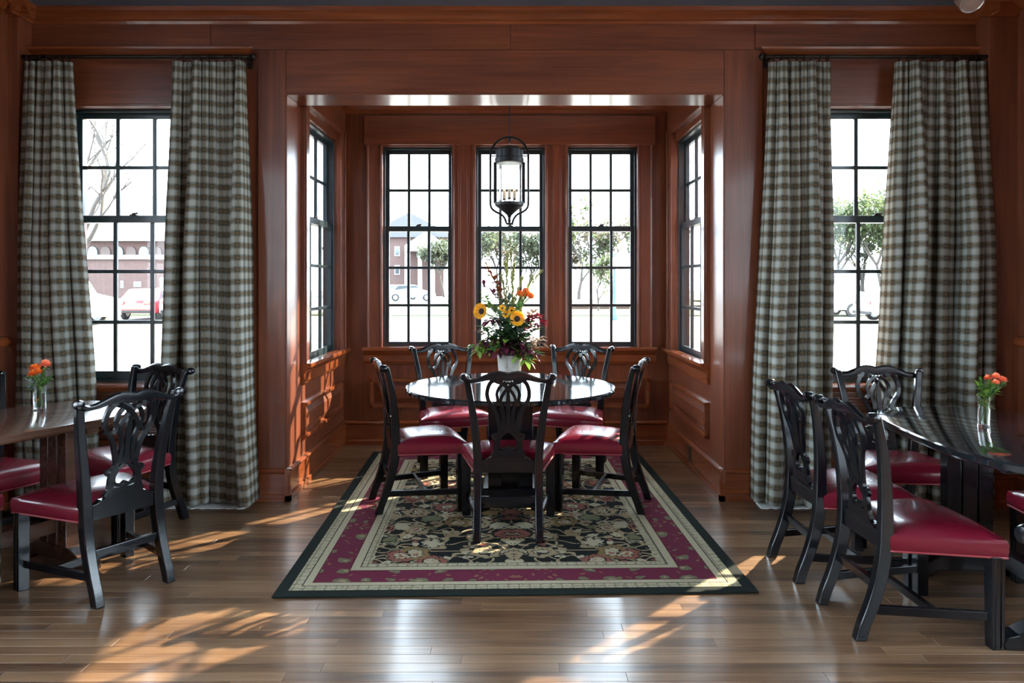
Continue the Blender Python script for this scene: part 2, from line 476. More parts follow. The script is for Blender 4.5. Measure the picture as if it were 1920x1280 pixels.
def raised_panel(par, fn, a, b, z0, z1, mat):
    """frame moulding plus bevelled field; fn(t, d, z) -> xyz, d is the height off the wall"""
    fr = MB(); w = .032; h = .030
    for (t0, t1, q0, q1) in ((a, b, z1 - w, z1), (a, b, z0, z0 + w)):
        fr.loft([[fn(t0, 0, q0), fn(t0, h, q0 + .006), fn(t0, h, q1 - .006), fn(t0, 0, q1)], [fn(t1, 0, q0), fn(t1, h, q0 + .006), fn(t1, h, q1 - .006), fn(t1, 0, q1)]])
    for (t0, t1) in ((a, a + w), (b - w, b)):
        fr.loft([[fn(t0, 0, z0), fn(t0 + .006, h, z0), fn(t1 - .006, h, z0), fn(t1, 0, z0)], [fn(t0, 0, z1), fn(t0 + .006, h, z1), fn(t1 - .006, h, z1), fn(t1, 0, z1)]])
    fr.build('panel_moulding', CHERRY_TRIM if mat is CHERRY_X else CHERRY_TRIMY, par)
    pn = MB(); g = w + .012; s = .055
    A = [(a + g, z0 + g), (b - g, z0 + g), (b - g, z1 - g), (a + g, z1 - g)]
    B = [(a + g + s, z0 + g + s * .7), (b - g - s, z0 + g + s * .7), (b - g - s, z1 - g - s * .7), (a + g + s, z1 - g - s * .7)]
    pn.loft([[fn(t, 0, z) for t, z in A], [fn(t, .004, z) for t, z in A], [fn(t, .020, z) for t, z in B]])
    pn.build('raised_panel', mat, par)
raised_panel(wab, lambda t, d, z: (t, YB - d, z), -1.20, 1.19, .315, .565, CHERRY_X)
# alcove side walls: window surround, stool, panel
for X, s, par in ((AX0, 1, wal), (AX1, -1, war)):
    def bx(name, d0, d1, y0, y1, z0, z1, mat, bev=.003):
        xa, xb = sorted((X + s * d0, X + s * d1))
        return box(name, xa, xb, y0, y1, z0, z1, mat, par, bev)
    bx('window_casing', 0, .036, 5.12, SW[0] + .004, .835, 2.61, CHERRY_Z)
    bx('casing_backband', .036, .048, 5.12, 5.155, .835, 2.65, CHERRY_Z, .004)
    bx('window_casing', 0, .036, SW[1] - .004, 6.37, .835, 2.61, CHERRY_Z)
    bx('casing_backband', .036, .048, 6.33, 6.37, .835, 2.65, CHERRY_Z, .004)
    bx('header_casing', 0, .036, 5.12, 6.37, 2.61, 2.815, CHERRY_Y)
    m = MB()
    m.extrude(STOOL, lambda t, d, z: (X + s * d, t, z), 5.12, 6.40)
    m.build('window_stool', CHERRY_TRIMY, par, 30)
    raised_panel(par, lambda t, d, z: (X + s * d, t, z), 5.15, 6.34, .315, .565, CHERRY_Y)

# ---------------------------------------------------------------- baseboards
BASE = [(0, 0), (.034, 0), (.034, .038), (.030, .044), (.022, .046), (.022, .172), (.030, .178), (.033, .190), (.028, .196), (.014, .204), (0, .206)]
def baseboard(name, lab, runs, mat=CHERRY_TRIM):
    m = MB()
    for fn, a, b in runs: m.extrude(BASE, fn, a, b)
    tag(m.build(name, mat), lab, 'baseboard', kind='structure')
wallrun = lambda t, d, z: (t, YW - d, z)
baseboard('baseboard_back_left', 'wood baseboard below the curtained window at the brown table', [(wallrun, -3.034, AX0 + .034)])
baseboard('baseboard_back_right', 'wood baseboard below the curtained window at the black oval table', [(wallrun, AX1 - .034, 2.97)])
baseboard('baseboard_alcove_left', 'sunlit wood baseboard along the alcove side wall', [(lambda t, d, z: (AX0 + d, t, z), YW - .034, YB)], CHERRY_TRIMY)
baseboard('baseboard_alcove_right', 'wood baseboard with a dark outlet in the alcove', [(lambda t, d, z: (AX1 - d, t, z), YW - .034, YB)], CHERRY_TRIMY)
baseboard('baseboard_alcove_back', 'wood baseboard below the row of three windows', [(lambda t, d, z: (t, YB - d, z), AX0, AX1)])
baseboard('baseboard_left', 'wood baseboard around the pilaster beside the brown table', [(lambda t, d, z: (XL + d, t, z), YF, 4.64), (lambda t, d, z: (t, 4.67 - d, z), XL, -3.0), (lambda t, d, z: (-3.034 + d, t, z), 4.636, YW)], CHERRY_TRIMY)
baseboard('baseboard_right', 'wood baseboard around the pilaster beside the black oval table', [(lambda t, d, z: (XR - d, t, z), YF, 4.64), (lambda t, d, z: (t, 4.67 - d, z), 2.936, XR), (lambda t, d, z: (2.97 - d, t, z), 4.636, YW)], CHERRY_TRIMY)

# ---------------------------------------------------------------- windows
def make_window(n, lab, loc, rz, w, h, cols=3, rows=(2, 3)):
    """local: x across, y outward, z up from the opening's bottom"""
    root = thing('window_%d' % n, lab, 'window', loc, rz, None, 'structure')
    f = MB(); t = .017; D = .09
    f.box(-w / 2, -w / 2 + t, 0, D, 0, h); f.box(w / 2 - t, w / 2, 0, D, 0, h)
    f.box(-w / 2 + t, w / 2 - t, 0, D, h - t, h); f.box(-w / 2 + t, w / 2 - t, 0, D + .02, 0, t)
    f.build('frame', SASH, root, False, .003)
    iw = w - 2 * t; z0 = t; z1 = h - t
    H = z1 - z0; pane_h = (H - .032 - .055 - .046 - .024 * (rows[0] + rows[1] - 2)) / (rows[0] + rows[1])
    zm = z0 + .055 + rows[1] * pane_h + (rows[1] - 1) * .024     # meeting rail bottom
    def sash(name, y0, y1, za, zb, ra, rb, nr):
        s = MB(); st = .030
        s.box(-iw / 2, -iw / 2 + st, y0, y1, za, zb); s.box(iw / 2 - st, iw / 2, y0, y1, za, zb)
        s.box(-iw / 2 + st, iw / 2 - st, y0, y1, za, za + ra); s.box(-iw / 2 + st, iw / 2 - st, y0, y1, zb - rb, zb)
        so = s.build(name, SASH, root, False, .002)
        gx0, gx1, gz0, gz1 = -iw / 2 + st, iw / 2 - st, za + ra, zb - rb
        mw = .024
        cw = (gx1 - gx0 - (cols - 1) * mw) / cols; ch = (gz1 - gz0 - (nr - 1) * mw) / nr
        for i in range(1, cols):
            x = gx0 + i * cw + (i - 1) * mw
            box('muntin', x, x + mw, y0 + .004, y1 - .004, gz0, gz1, SASH, so, .003)
        for j in range(1, nr):
            z = gz0 + j * ch + (j - 1) * mw
            box('muntin', gx0, gx1, y0 + .005, y1 - .005, z, z + mw, SASH, so, .003)
        ym = (y0 + y1) / 2
        pm = MB(); pm.box(0, cw + .004, -.0015, .0015, 0, ch + .004); pme = pm.mesh('pane', PANE)
        for i in range(cols):
            for j in range(nr):
                p = link('pane', pme, so); p.location = (gx0 - .002 + i * (cw + mw), ym, gz0 - .002 + j * (ch + mw))
    sash('lower_sash', .018, .048, z0, zm + .046, .055, .046, rows[1])
    sash('upper_sash', .052, .082, zm, z1, .046, .032, rows[0])
    k = MB(); k.box(-.022, .022, .016, .05, zm + .045, zm + .053); k.tube([(-.012, .03, zm + .058), (.026, .022, zm + .062)], .006, 6)
    k.build('sash_lock', BRONZE, root)
    return root
WZ = BZ[0]
make_window(1, 'dark double-hung window in the alcove beside the sunlit side wall', ((BW[0][0] + BW[0][1]) / 2, YB + .06, WZ), 0, BW[0][1] - BW[0][0], BZ[1] - BZ[0])
make_window(2, 'dark double-hung window behind the lantern and the sunflowers', (0, YB + .06, WZ), 0, BW[1][1] - BW[1][0], BZ[1] - BZ[0])
make_window(3, 'dark double-hung window in the alcove beside the shaded side wall', ((BW[2][0] + BW[2][1]) / 2, YB + .06, WZ), 0, BW[2][1] - BW[2][0], BZ[1] - BZ[0])
make_window(4, 'dark window in the sunlit side wall of the alcove', (AX0 - .022, (SW[0] + SW[1]) / 2, SW[2]), PI / 2, SW[1] - SW[0], SW[3] - SW[2])
make_window(5, 'dark window in the shaded side wall of the alcove', (AX1 + .022, (SW[0] + SW[1]) / 2, SW[2]), -PI / 2, SW[1] - SW[0], SW[3] - SW[2])
make_window(6, 'tall dark window behind the brown table, red car outside', ((WIN_L[0] + WIN_L[1]) / 2, YW + .09, WIN_L[2]), 0, WIN_L[1] - WIN_L[0], WIN_L[3] - WIN_L[2])
make_window(7, 'tall dark window behind the black oval table, white van outside', ((WIN_R[0] + WIN_R[1]) / 2, YW + .09, WIN_R[2]), 0, WIN_R[1] - WIN_R[0], WIN_R[3] - WIN_R[2])
n_ = 8
for y0, y1 in SIDE_Y:  # unseen windows, put in and sized to light the curtains and wall faces
    far = 'farthest from' if y0 < 0 else 'closest to'
    make_window(n_, 'wide fill window added to side wall on the brown table side, %s the alcove' % far, (XL - .12, (y0 + y1) / 2, SIDE_Z[0]), PI / 2, y1 - y0, SIDE_Z[1] - SIDE_Z[0], 6)
    make_window(n_ + 1, 'wide fill window added to side wall on the oval table side, %s the alcove' % far, (XR + .12, (y0 + y1) / 2, SIDE_Z[0]), -PI / 2, y1 - y0, SIDE_Z[1] - SIDE_Z[0], 6)
    n_ += 2
# outer window sills, slatted grilles and panels below
for W, side in ((WIN_L, 'brown'), (WIN_R, 'black oval')):
    m = MB()
    m.extrude([(0, .69), (.02, .69), (.03, .705), (.055, .712), (.06, .725), (.055, .738), (-.09, .738), (-.09, .69)], lambda t, d, z: (t, YW - d, z), W[0] - .05, W[1] + .05)
    m.build('window_stool', CHERRY_TRIM, wall_back, 30)
    g = thing('window_grille', 'slatted wood grille under the window at the %s table' % side, 'grille', (0, 0, 0))
    x0, x1 = W[0] + .02, W[1] - .02
    f = MB()
    f.box(x0, x0 + .03, YW - .018, YW, .40, .685); f.box(x1 - .03, x1, YW - .018, YW, .40, .685)
    f.box(x0 + .03, x1 - .03, YW - .018, YW, .665, .685); f.box(x0 + .03, x1 - .03, YW - .018, YW, .40, .42)
    f.build('grille_frame', CHERRY_X, g, False, .002)
    sm = MB(); sm.box(x0 + .03, x1 - .03, YW - .016, YW - .002, 0, .011); sme = sm.mesh('slat', CHERRY_X)
    z = .427
    while z < .655:
        s = link('slat', sme, g, .002); s.location = (0, 0, z); z += .0195
    raised_panel(wall_back, lambda t, d, z: (t, YW - d, z), x0, x1, .225, .39, CHERRY_X)

# ---------------------------------------------------------------- outlet in the alcove baseboard
ot = thing('wall_outlet', 'small dark outlet plate in the alcove baseboard', 'outlet', (AX1 - .022, 5.62, .11))
box('cover_plate', -.004, 0, -.036, .036, -.058, .058, DARK_PLASTIC, ot, .002)
for z in (-.024, .024):
    q = MB(); q.lathe([(.014, 0), (.014, .003)], 12)
    q.v = [(-.004 - zz, xx, yy + z) for xx, yy, zz in q.v]
    q.build('socket', plain('black socket', (.006, .006, .006), .5), ot)

# ---------------------------------------------------------------- rug
def rug_material(HX, HY):
    m, nt, p = new_mat('oriental rug pile')
    L = nt.links.new
    def M(op, a, b=None, c=None, clamp=False):
        n = nt.nodes.new('ShaderNodeMath'); n.operation = op; n.use_clamp = clamp
        for i, v in enumerate((a, b, c)):
            if v is None: continue
            if isinstance(v, (int, float)): n.inputs[i].default_value = v
            else: L(v, n.inputs[i])
        return n.outputs[0]
    def mix(f, a, b):
        n = nt.nodes.new('ShaderNodeMix'); n.data_type = 'RGBA'
        if isinstance(f, (int, float)): n.inputs['Factor'].default_value = f
        else: L(f, n.inputs['Factor'])
        for k, v in (('A', a), ('B', b)):
            if isinstance(v, tuple): n.inputs[k].default_value = (*v, 1)
            else: L(v, n.inputs[k])
        return n.outputs['Result']
    tc = nt.nodes.new('ShaderNodeTexCoord'); sp = nt.nodes.new('ShaderNodeSeparateXYZ'); L(tc.outputs['Object'], sp.inputs[0])
    x, y = sp.outputs[0], sp.outputs[1]
    ax = M('ABSOLUTE', x); ay = M('ABSOLUTE', y)
    e = M('MINIMUM', M('SUBTRACT', HX, ax), M('SUBTRACT', HY, ay))        # distance from the rug's edge
    # folded coordinates so the pattern mirrors left to right
    cb = nt.nodes.new('ShaderNodeCombineXYZ'); L(ax, cb.inputs[0]); L(y, cb.inputs[1])
    V = cb.outputs[0]
    def vor(scale, feature='F1', rnd=1.0, vec=None):
        n = nt.nodes.new('ShaderNodeTexVoronoi'); n.feature = feature; n.inputs['Scale'].default_value = scale; n.inputs['Randomness'].default_value = rnd
        L(vec or V, n.inputs['Vector']); return n
    def noise(scale, det=2, vec=None):
        n = nt.nodes.new('ShaderNodeTexNoise'); n.inputs['Scale'].default_value = scale; n.inputs['Detail'].default_value = det
        L(vec or V, n.inputs['Vector']); return n
    # warped vector for organic outlines
    wn = noise(13, 2)
    wv = nt.nodes.new('ShaderNodeVectorMath'); wv.operation = 'MULTIPLY_ADD'
    L(wn.outputs['Color'], wv.inputs[0]); wv.inputs[1].default_value = (.10, .10, 0); L(V, wv.inputs[2])
    W = wv.outputs[0]
    BLK = (.008, .011, .012); TAN = (.36, .28, .17); CREAM = (.47, .42, .29); ROSE = (.28, .10, .075); SAGE = (.16, .165, .09); BURG = (.150, .020, .050); GOLD = (.25, .165, .07)
    big = vor(5.3, vec=W); small = vor(15, vec=W)
    def lt(v, t): return M('LESS_THAN', v, t)
    pal = ramp(nt, [(0, TAN), (.25, ROSE), (.45, CREAM), (.65, SAGE), (.85, GOLD)]); pal.color_ramp.interpolation = 'CONSTANT'
    sc = nt.nodes.new('ShaderNodeSeparateColor'); L(big.outputs['Color'], sc.inputs[0]); L(sc.outputs[0], pal.inputs[0])
    pal2 = ramp(nt, [(0, CREAM), (.4, TAN), (.7, ROSE), (.9, SAGE)]); pal2.color_ramp.interpolation = 'CONSTANT'
    sc2 = nt.nodes.new('ShaderNodeSeparateColor'); L(small.outputs['Color'], sc2.inputs[0]); L(sc2.outputs[1], pal2.inputs[0])
    n3 = noise(5.0, 1); line = lt(M('ABSOLUTE', M('SUBTRACT', n3.outputs['Fac'], .5)), .020)
    n4 = noise(9.0, 0); line2 = lt(M('ABSOLUTE', M('SUBTRACT', n4.outputs['Fac'], .47)), .028)
    field = mix(M('MAXIMUM', line, line2), BLK, TAN)
    field = mix(lt(small.outputs['Distance'], .42), field, pal2.outputs[0])
    field = mix(lt(small.outputs['Distance'], .13), field, BLK)
    d = big.outputs['Distance']
    petal = M('MULTIPLY_ADD', M('SINE', M('MULTIPLY', small.outputs['Distance'], 26)), .035, d)
    field = mix(lt(petal, .47), field, BLK)
    field = mix(lt(petal, .42), field, pal.outputs[0])
    field = mix(lt(petal, .24), field, BLK)
    field = mix(lt(petal, .20), field, CREAM)
    field = mix(lt(petal, .10), field, ROSE)
    # burgundy border with repeated motifs
    bv = vor(8.2, rnd=.3, vec=W); bv2 = vor(21, rnd=.9, vec=W)
    bord = mix(lt(bv2.outputs['Distance'], .25), BURG, (.24, .11, .07))
    bord = mix(lt(bv.outputs['Distance'], .33), bord, BURG)
    bord = mix(lt(bv.outputs['Distance'], .27), bord, SAGE)
    bord = mix(lt(bv.outputs['Distance'], .12), bord, TAN)
    # cream guard bands with small dark keys and a dark line
    k1 = M('MULTIPLY', M('GREATER_THAN', M('SINE', M('MULTIPLY', x, 130)), .86), 1.0)
    k2 = M('GREATER_THAN', M('SINE', M('MULTIPLY', y, 130)), .86)
    key = M('MAXIMUM', k1, k2)
    guard = mix(M('MULTIPLY', key, .45), CREAM, (.05, .05, .03))
    gn = noise(40, 1); guard = mix(M('MULTIPLY', M('GREATER_THAN', gn.outputs['Fac'], .56), .4), guard, SAGE)
    col = field
    def band(w, c, cur):    # everything closer than w to the edge takes colour c
        return mix(lt(e, w), cur, c)
    col = band(.375, guard, col)
    col = band(.335, BLK, col); col = band(.330, CREAM, col)
    col = band(.290, (.10, .02, .03), col); col = band(.284, bord, col)
    col = band(.150, (.10, .02, .03), col); col = band(.144, CREAM, col)
    col = band(.110, BLK, col); col = band(.105, guard, col)
    col = band(.058, (.010, .016, .015), col)
    fz = noise(220, 2, tc.outputs['Object'])
    col = mix(M('MULTIPLY', M('SUBTRACT', fz.outputs['Fac'], .35), .9, clamp=True), col, (.03, .03, .025))
    L(col, p.inputs['Base Color'])
    p.inputs['Roughness'].default_value = .95
    p.inputs['Specular IOR Level'].default_value = .12
    bp = nt.nodes.new('ShaderNodeBump'); bp.inputs['Strength'].default_value = .5; bp.inputs['Distance'].default_value = .003
    L(fz.outputs['Fac'], bp.inputs['Height']); L(bp.outputs['Normal'], p.inputs['Normal'])
    return m
RHX, RHY = 1.075, 1.42
rug = box('area_rug', -RHX, RHX, -RHY, RHY, 0, .011, rug_material(RHX, RHY), None, .005, 3)
rug.location = (-.005, 4.755, .0005); rug.rotation_euler = (0, 0, math.radians(1.4))
tag(rug, 'patterned black and burgundy oriental rug under the round table', 'rug')
RUG_Z = .0115

# ---------------------------------------------------------------- chairs
POST = [(0, .165, -.240), (.06, .165, -.222), (.14, .165, -.190), (.24, .165, -.160), (.34, .165, -.143), (.43, .166, -.138), (.55, .176, -.143), (.66, .190, -.155), (.76, .205, -.172), (.875, .224, -.202)]
def post_y(z): return interp([(a, c) for a, b, c in POST], z)
def back_y(z): return post_y(z) - .012 * min(1, max(0, (z - .42) / .3))
def make_chair():
    root = thing('dining_chair', '', 'chair')
    # seat
    s = MB(); n = 14
    def hw(y): return interp([(-.125, .185), (.27, .272)], y)
    rows = []
    prof = [(1.0, -1)]
    top = []
    for j in range(n + 1):
        v = -1 + 2 * j / n; row = []
        for i in range(n + 1):
            u = -1 + 2 * i / n
            y = .0725 + .1975 * v
            front_bow = .012 * (1 - u * u) * max(0, v)
            x = u * hw(y)
            dome = (1 - abs(u) ** 4) * (1 - abs(v) ** 4)
            row.append((x, y + front_bow, .414 + .040 * dome ** .75))
        top.append(row)
    vs = [p for r in top for p in r]; fs = []
    for j in range(n):
        for i in range(n):
            a = j * (n + 1) + i; fs.append((a, a + 1, a + n + 2, a + n + 1))
    loop = [(0, i) for i in range(n + 1)] + [(j, n) for j in range(1, n + 1)] + [(n, i) for i in range(n - 1, -1, -1)] + [(j, 0) for j in range(n - 1, 0, -1)]
    li = [j * (n + 1) + i for j, i in loop]
    base = len(vs); cx, cy = 0, .07
    for zz, g in ((.400, .006), (.375, .008), (.352, .004), (.347, 0.0)):
        for k in li:
            x, y, z = vs[k]; dx, dy = x - cx, y - cy; q = math.hypot(dx, dy)
            vs.append((x + dx / q * g, y + dy / q * g, zz))
    m = len(li)
    prev = li
    for r in range(4):
        cur = [base + r * m + k for k in range(m)]
        for k in range(m):
            fs.append((prev[k], prev[(k + 1) % m], cur[(k + 1) % m], cur[k]))
        prev = cur
    fs.append(tuple(prev))
    s.add(vs, fs)
    s.build('seat', LEATHER, root, 50)
    w = MB()
    lp = [vs[base + 3 * m + k] for k in range(m)]
    w.tube([(x * 1.006, y + (y - .07) * .006, .3475) for x, y, z in lp], .0045, 6, False, True)
    w.build('seat_piping', WELT, root, True)
    # back posts with rear legs
    for sx in (-1, 1):
        b = MB(); rings = []
        pts = spline([(x, y, z) for z, x, y in POST], 4)
        for p in pts:
            z = p.z
            a = interp([(0, .021), (.4, .023), (.875, .0165)], z); d = interp([(0, .022), (.14, .024), (.4, .026), (.875, .014)], z)
            rings.append([(sx * p.x + i * a, p.y + j * d, z) for i, j in ((-1, -1), (1, -1), (1, 1), (-1, 1))])
        b.loft(rings)
        b.build('rear_leg', BLACK_WOOD, root, 40, .005)
    # front legs
    for sx in (-1, 1):
        b = MB(); rings = []
        for z, a in ((0, .0235), (.35, .0255)):
            rings.append([(sx * .247 + i * a, .240 + j * a, z) for i, j in ((-1, -1), (1, -1), (1, 1), (-1, 1))])
        b.loft(rings)
        for q in (-.010, .010):       # moulded ribs on the outer faces
            b.box(sx * .247 + q - .003, sx * .247 + q + .003, .240 + .0235, .240 + .0285, .005, .345)
            xo = sx * (.247 + .0255)
            b.box(min(xo - .003, xo + .003), max(xo - .003, xo + .003), .240 + q - .003, .240 + q + .003, .005, .345)
        b.build('front_leg', BLACK_WOOD, root, False, .0025)
    # stretchers
    def bar(name, p, q, hw_, hh):
        p, q = Vector(p), Vector(q); t = (q - p).normalized(); sd = t.cross(Vector((0, 0, 1))).normalized()
        b = MB(); b.loft([[e + sd * i * hw_ + Vector((0, 0, 1)) * j * hh for i, j in ((-1, -1), (1, -1), (1, 1), (-1, 1))] for e in (p, q)])
        return b.build(name, BLACK_WOOD, root, False, .003)
    for sx in (-1, 1):
        bar('side_stretcher', (sx * .168, -.195, .118), (sx * .242, .235, .118), .011, .017)
    bar('cross_stretcher', (-.205, .035, .118), (.205, .035, .118), .011, .016)
    bar('rear_stretcher', (-.16, -.168, .205), (.16, -.168, .205), .011, .018)
    # rear seat rail and shoe
    b = MB(); b.box(-.15, .15, -.155, -.127, .345, .412)
    pts = [(-.15, .412), (-.118, .418), (-.105, .428), (.105, .428), (.118, .418), (.15, .412)]
    b.poly(pts + [(.15, .405), (-.15, .405)], lambda u, w_, t: (u, t, w_), -.158, -.122)
    b.build('rear_seat_rail', BLACK_WOOD, root, False, .003)
    # crest rail with scrolled ears
    b = MB(); rings = []
    tops = [(0, .893), (.02, .899), (.055, .904), (.09, .897), (.13, .880), (.17, .864), (.20, .861), (.222, .872), (.238, .878)]
    bots = [(0, .846), (.05, .850), (.09, .851), (.12, .846), (.16, .836), (.20, .833), (.222, .842), (.238, .852)]
    N = 40
    for k in range(N + 1):
        x = -.238 + .476 * k / N; a = abs(x)
        zt, zb = interp(tops, a), interp(bots, a)
        y = back_y(.875) - .016 * (1 - (a / .238) ** 2) + .010 * max(0, (a - .15) / .09) ** 2 * -1
        th = .013
        zc = (zt + zb) / 2
        rings.append([(x, y - th, zb + .006), (x, y + th, zb), (x, y + th * 1.15, zc), (x, y + th, zt - .008), (x, y, zt), (x, y - th * 1.1, zt - .006), (x, y - th * 1.2, zc)])
    b.loft(rings)
    cr_o = b.build('crest_rail', BLACK_WOOD, root, 50)
    for sx in (-1, 1):
        e = MB(); pr = [(.006, -.022), (.017, -.020), (.021, -.010), (.021, .010), (.017, .020), (.006, .022)]
        e.lathe(pr, 14)
        e.v = [(sx * .235 + xx, back_y(.875) - .008 + zz, .868 + yy) for xx, yy, zz in e.v]
        e.build('scroll_ear', BLACK_WOOD, cr_o, 40)
    # pierced splat: flat interlaced straps on the raked back
    b = MB()
    def strap(pts, wd, th=.0085, off=0.0, k=6, close=False):
        P = spline([(x, z, 0) for x, z in pts], k, close)
        m_ = len(P); rings = []
        for i, p in enumerate(P):
            t = (P[(i + 1) % m_] - P[i - 1]) if close else (P[min(i + 1, m_ - 1)] - P[max(0, i - 1)])
            t.normalize(); nx, nz = -t.y, t.x
            ww = interp(wd, i / max(1, m_ - 1)) if isinstance(wd, list) else wd
            y = back_y(p.y) - .012 + off
            rings.append([(p.x + nx * ww, y - th, p.y + nz * ww), (p.x - nx * ww, y - th, p.y - nz * ww), (p.x - nx * ww, y + th, p.y - nz * ww), (p.x + nx * ww, y + th, p.y + nz * ww)])
        b.loft(rings, True, close)
    for sx in (-1, 1):
        q = lambda pts: [(sx * x, z) for x, z in pts]
        # outer strap from crest, bulging out, then in to the waist and down to the shoe
        strap(q([(.070, .858), (.098, .832), (.112, .785), (.106, .742), (.082, .706), (.062, .664), (.050, .612), (.045, .572), (.056, .535), (.064, .500), (.066, .465), (.082, .434)]), [(0, .011), (.3, .0105), (.6, .0115), (.75, .013), (1, .015)])
        # inner loops
        strap(q([(.012, .842), (.044, .815), (.060, .778), (.056, .738), (.070, .716)]), .0085, .007, .003)
        # crossing ribbons
        strap(q([(-.062, .850), (-.030, .832), (.004, .806), (.030, .770), (.040, .735), (.030, .690), (.024, .640), (.030, .585)]), [(0, .009), (.6, .008), (1, .011)], .007, -.003 if sx > 0 else 0.0)
        strap(q([(.098, .848), (.072, .846), (.050, .838), (.030, .852)]), .007, .007)
        # waist knots
        strap(q([(.086, .724), (.094, .716), (.104, .724), (.100, .738)]), .006, .008)
        strap(q([(.058, .556), (.078, .552), (.084, .540), (.074, .530), (.062, .534)]), .006, .008)
    strap([(0, .800), (0, .74), (0, .68), (0, .62), (0, .580)], [(0, .006), (.25, .012), (.7, .011), (1, .020)], .008)
    strap([(0, .838), (.016, .820), (0, .800), (-.016, .820)], .006, .007, 0, 5, True)
    strap([(0, .572), (.024, .558), (.050, .524), (.047, .488), (.016, .476), (0, .486), (-.016, .476), (-.047, .488), (-.050, .524), (-.024, .558)], .0075, .0085, 0, 5, True)
    strap([(-.050, .580), (-.02, .588), (.02, .588), (.050, .580)], .013, .0085)
    pl = [(-.120, .420), (-.092, .430), (-.078, .444), (-.050, .470), (-.020, .466), (0, .474), (.020, .466), (.050, .470), (.078, .444), (.092, .430), (.120, .420)]
    b.poly(pl, lambda u, w_, t: (u, back_y(w_) - .012 + t, w_), -.009, .009)
    b.build('pierced_splat', BLACK_WOOD, root, False, .002, 1)
    return root

chair0 = make_chair()
_first = [True]
def place_chair(cx, cy, face, label, z=0.0):
    """face: (x, y) direction the sitter looks; (cx, cy): middle of the four feet"""
    o = chair0 if _first[0] else copy_tree(chair0)
    _first[0] = False
    o.location = (cx, cy, z); o.rotation_euler = (0, 0, math.atan2(face[1], face[0]) - PI / 2)
    tag(o, label, 'chair', 'black carved dining chairs with burgundy leather seats')
    return o
place_chair(-.012, 4.235, (0, 1), 'black chair with burgundy seat at the round table, facing the pot of sunflowers', RUG_Z)
place_chair(-.600, 4.71, (.955, .295), 'black chair with burgundy seat beside the sunlit alcove wall at the round table', RUG_Z)
place_chair(.594, 4.71, (-.955, .295), 'black chair with burgundy seat beside the alcove wall with the outlet', RUG_Z)
place_chair(-.455, 5.62, (.34, -.94), 'black chair behind the round table, under the window nearest the sunlit wall', RUG_Z)
place_chair(.475, 5.62, (-.34, -.94), 'black chair behind the round table, under the window nearest the shaded wall', RUG_Z)
place_chair(-1.868, 3.490, (-.84, .54), 'black chair with burgundy seat at the brown table, its back to the rug')
place_chair(-2.165, 4.295, (-.46, -.89), 'black chair between the brown table and the gathered plaid curtain')
place_chair(-2.75, 3.92, (.89, -.45), 'black chair behind the brown table, in front of the pilaster')
place_chair(-2.69, 3.345, (.89, -.45), 'black chair tucked deep under the brown table, on its side wall side')
place_chair(1.585, 3.105, (1, .03), 'black chair with burgundy seat at the oval table, farthest from its curtains')
place_chair(1.56, 3.66, (1, .03), 'black chair with burgundy seat at the oval table, in front of the gathered curtain')
place_chair(2.10, 4.17, (-.10, -.99), 'black chair between the black oval table and its curtained window')
place_chair(2.585, 3.25, (-1, 0), 'black chair on the pilaster side of the black oval table')
place_chair(1.33, 1.37, (.97, .24), 'black chair standing apart on bare floor, not at any table')

# ---------------------------------------------------------------- round table
rt = thing('round_table', 'round polished black table on a square pedestal in the alcove mouth', 'table', (0, 4.73, RUG_Z))
TZ = .74 - RUG_Z
b = MB(); R = .652
b.lathe([(R - .05, TZ - .034), (R - .008, TZ - .032), (R, TZ - .024), (R, TZ - .008), (R - .006, TZ), (R - .006, TZ)], 72)
b.build('table_top', TABLE_BLACK, rt, 30)
b = MB(); b.box(-.42, .42, -.05, .05, TZ - .085, TZ - .034); b.box(-.05, .05, -.42, .42, TZ - .085, TZ - .034); b.build('bearer', BLACK_WOOD, rt, False, .004)
b = MB(); b.box(-.085, .085, -.085, .085, .13, TZ - .085); b.build('pedestal_core', BLACK_WOOD, rt, False, .003)
for sx in (-1, 1):
    for sy in (-1, 1):
        b = MB(); b.box(sx * .095 - .04, sx * .095 + .04, sy * .095 - .04, sy * .095 + .04, .13, TZ - .085); b.build('pedestal_post', BLACK_WOOD, rt, False, .004)
b = MB(); b.box(-.17, .17, -.17, .17, .055, .13); b.build('plinth', BLACK_WOOD, rt, False, .008)
for ang in range(4):
    b = MB(); a = ang * PI / 2 + PI / 4; ca, sa = math.cos(a), math.sin(a)
    pr = [(.12, .12), (.21, .09), (.26, .05), (.275, .02), (.275, 0), (.21, 0), (.18, .03), (.12, .05)]
    b.loft([[(u * ca - t * sa, u * sa + t * ca, z) for u, z in pr] for t in (-.03, .03)])
    b.build('foot', BLACK_WOOD, rt, False, .004)

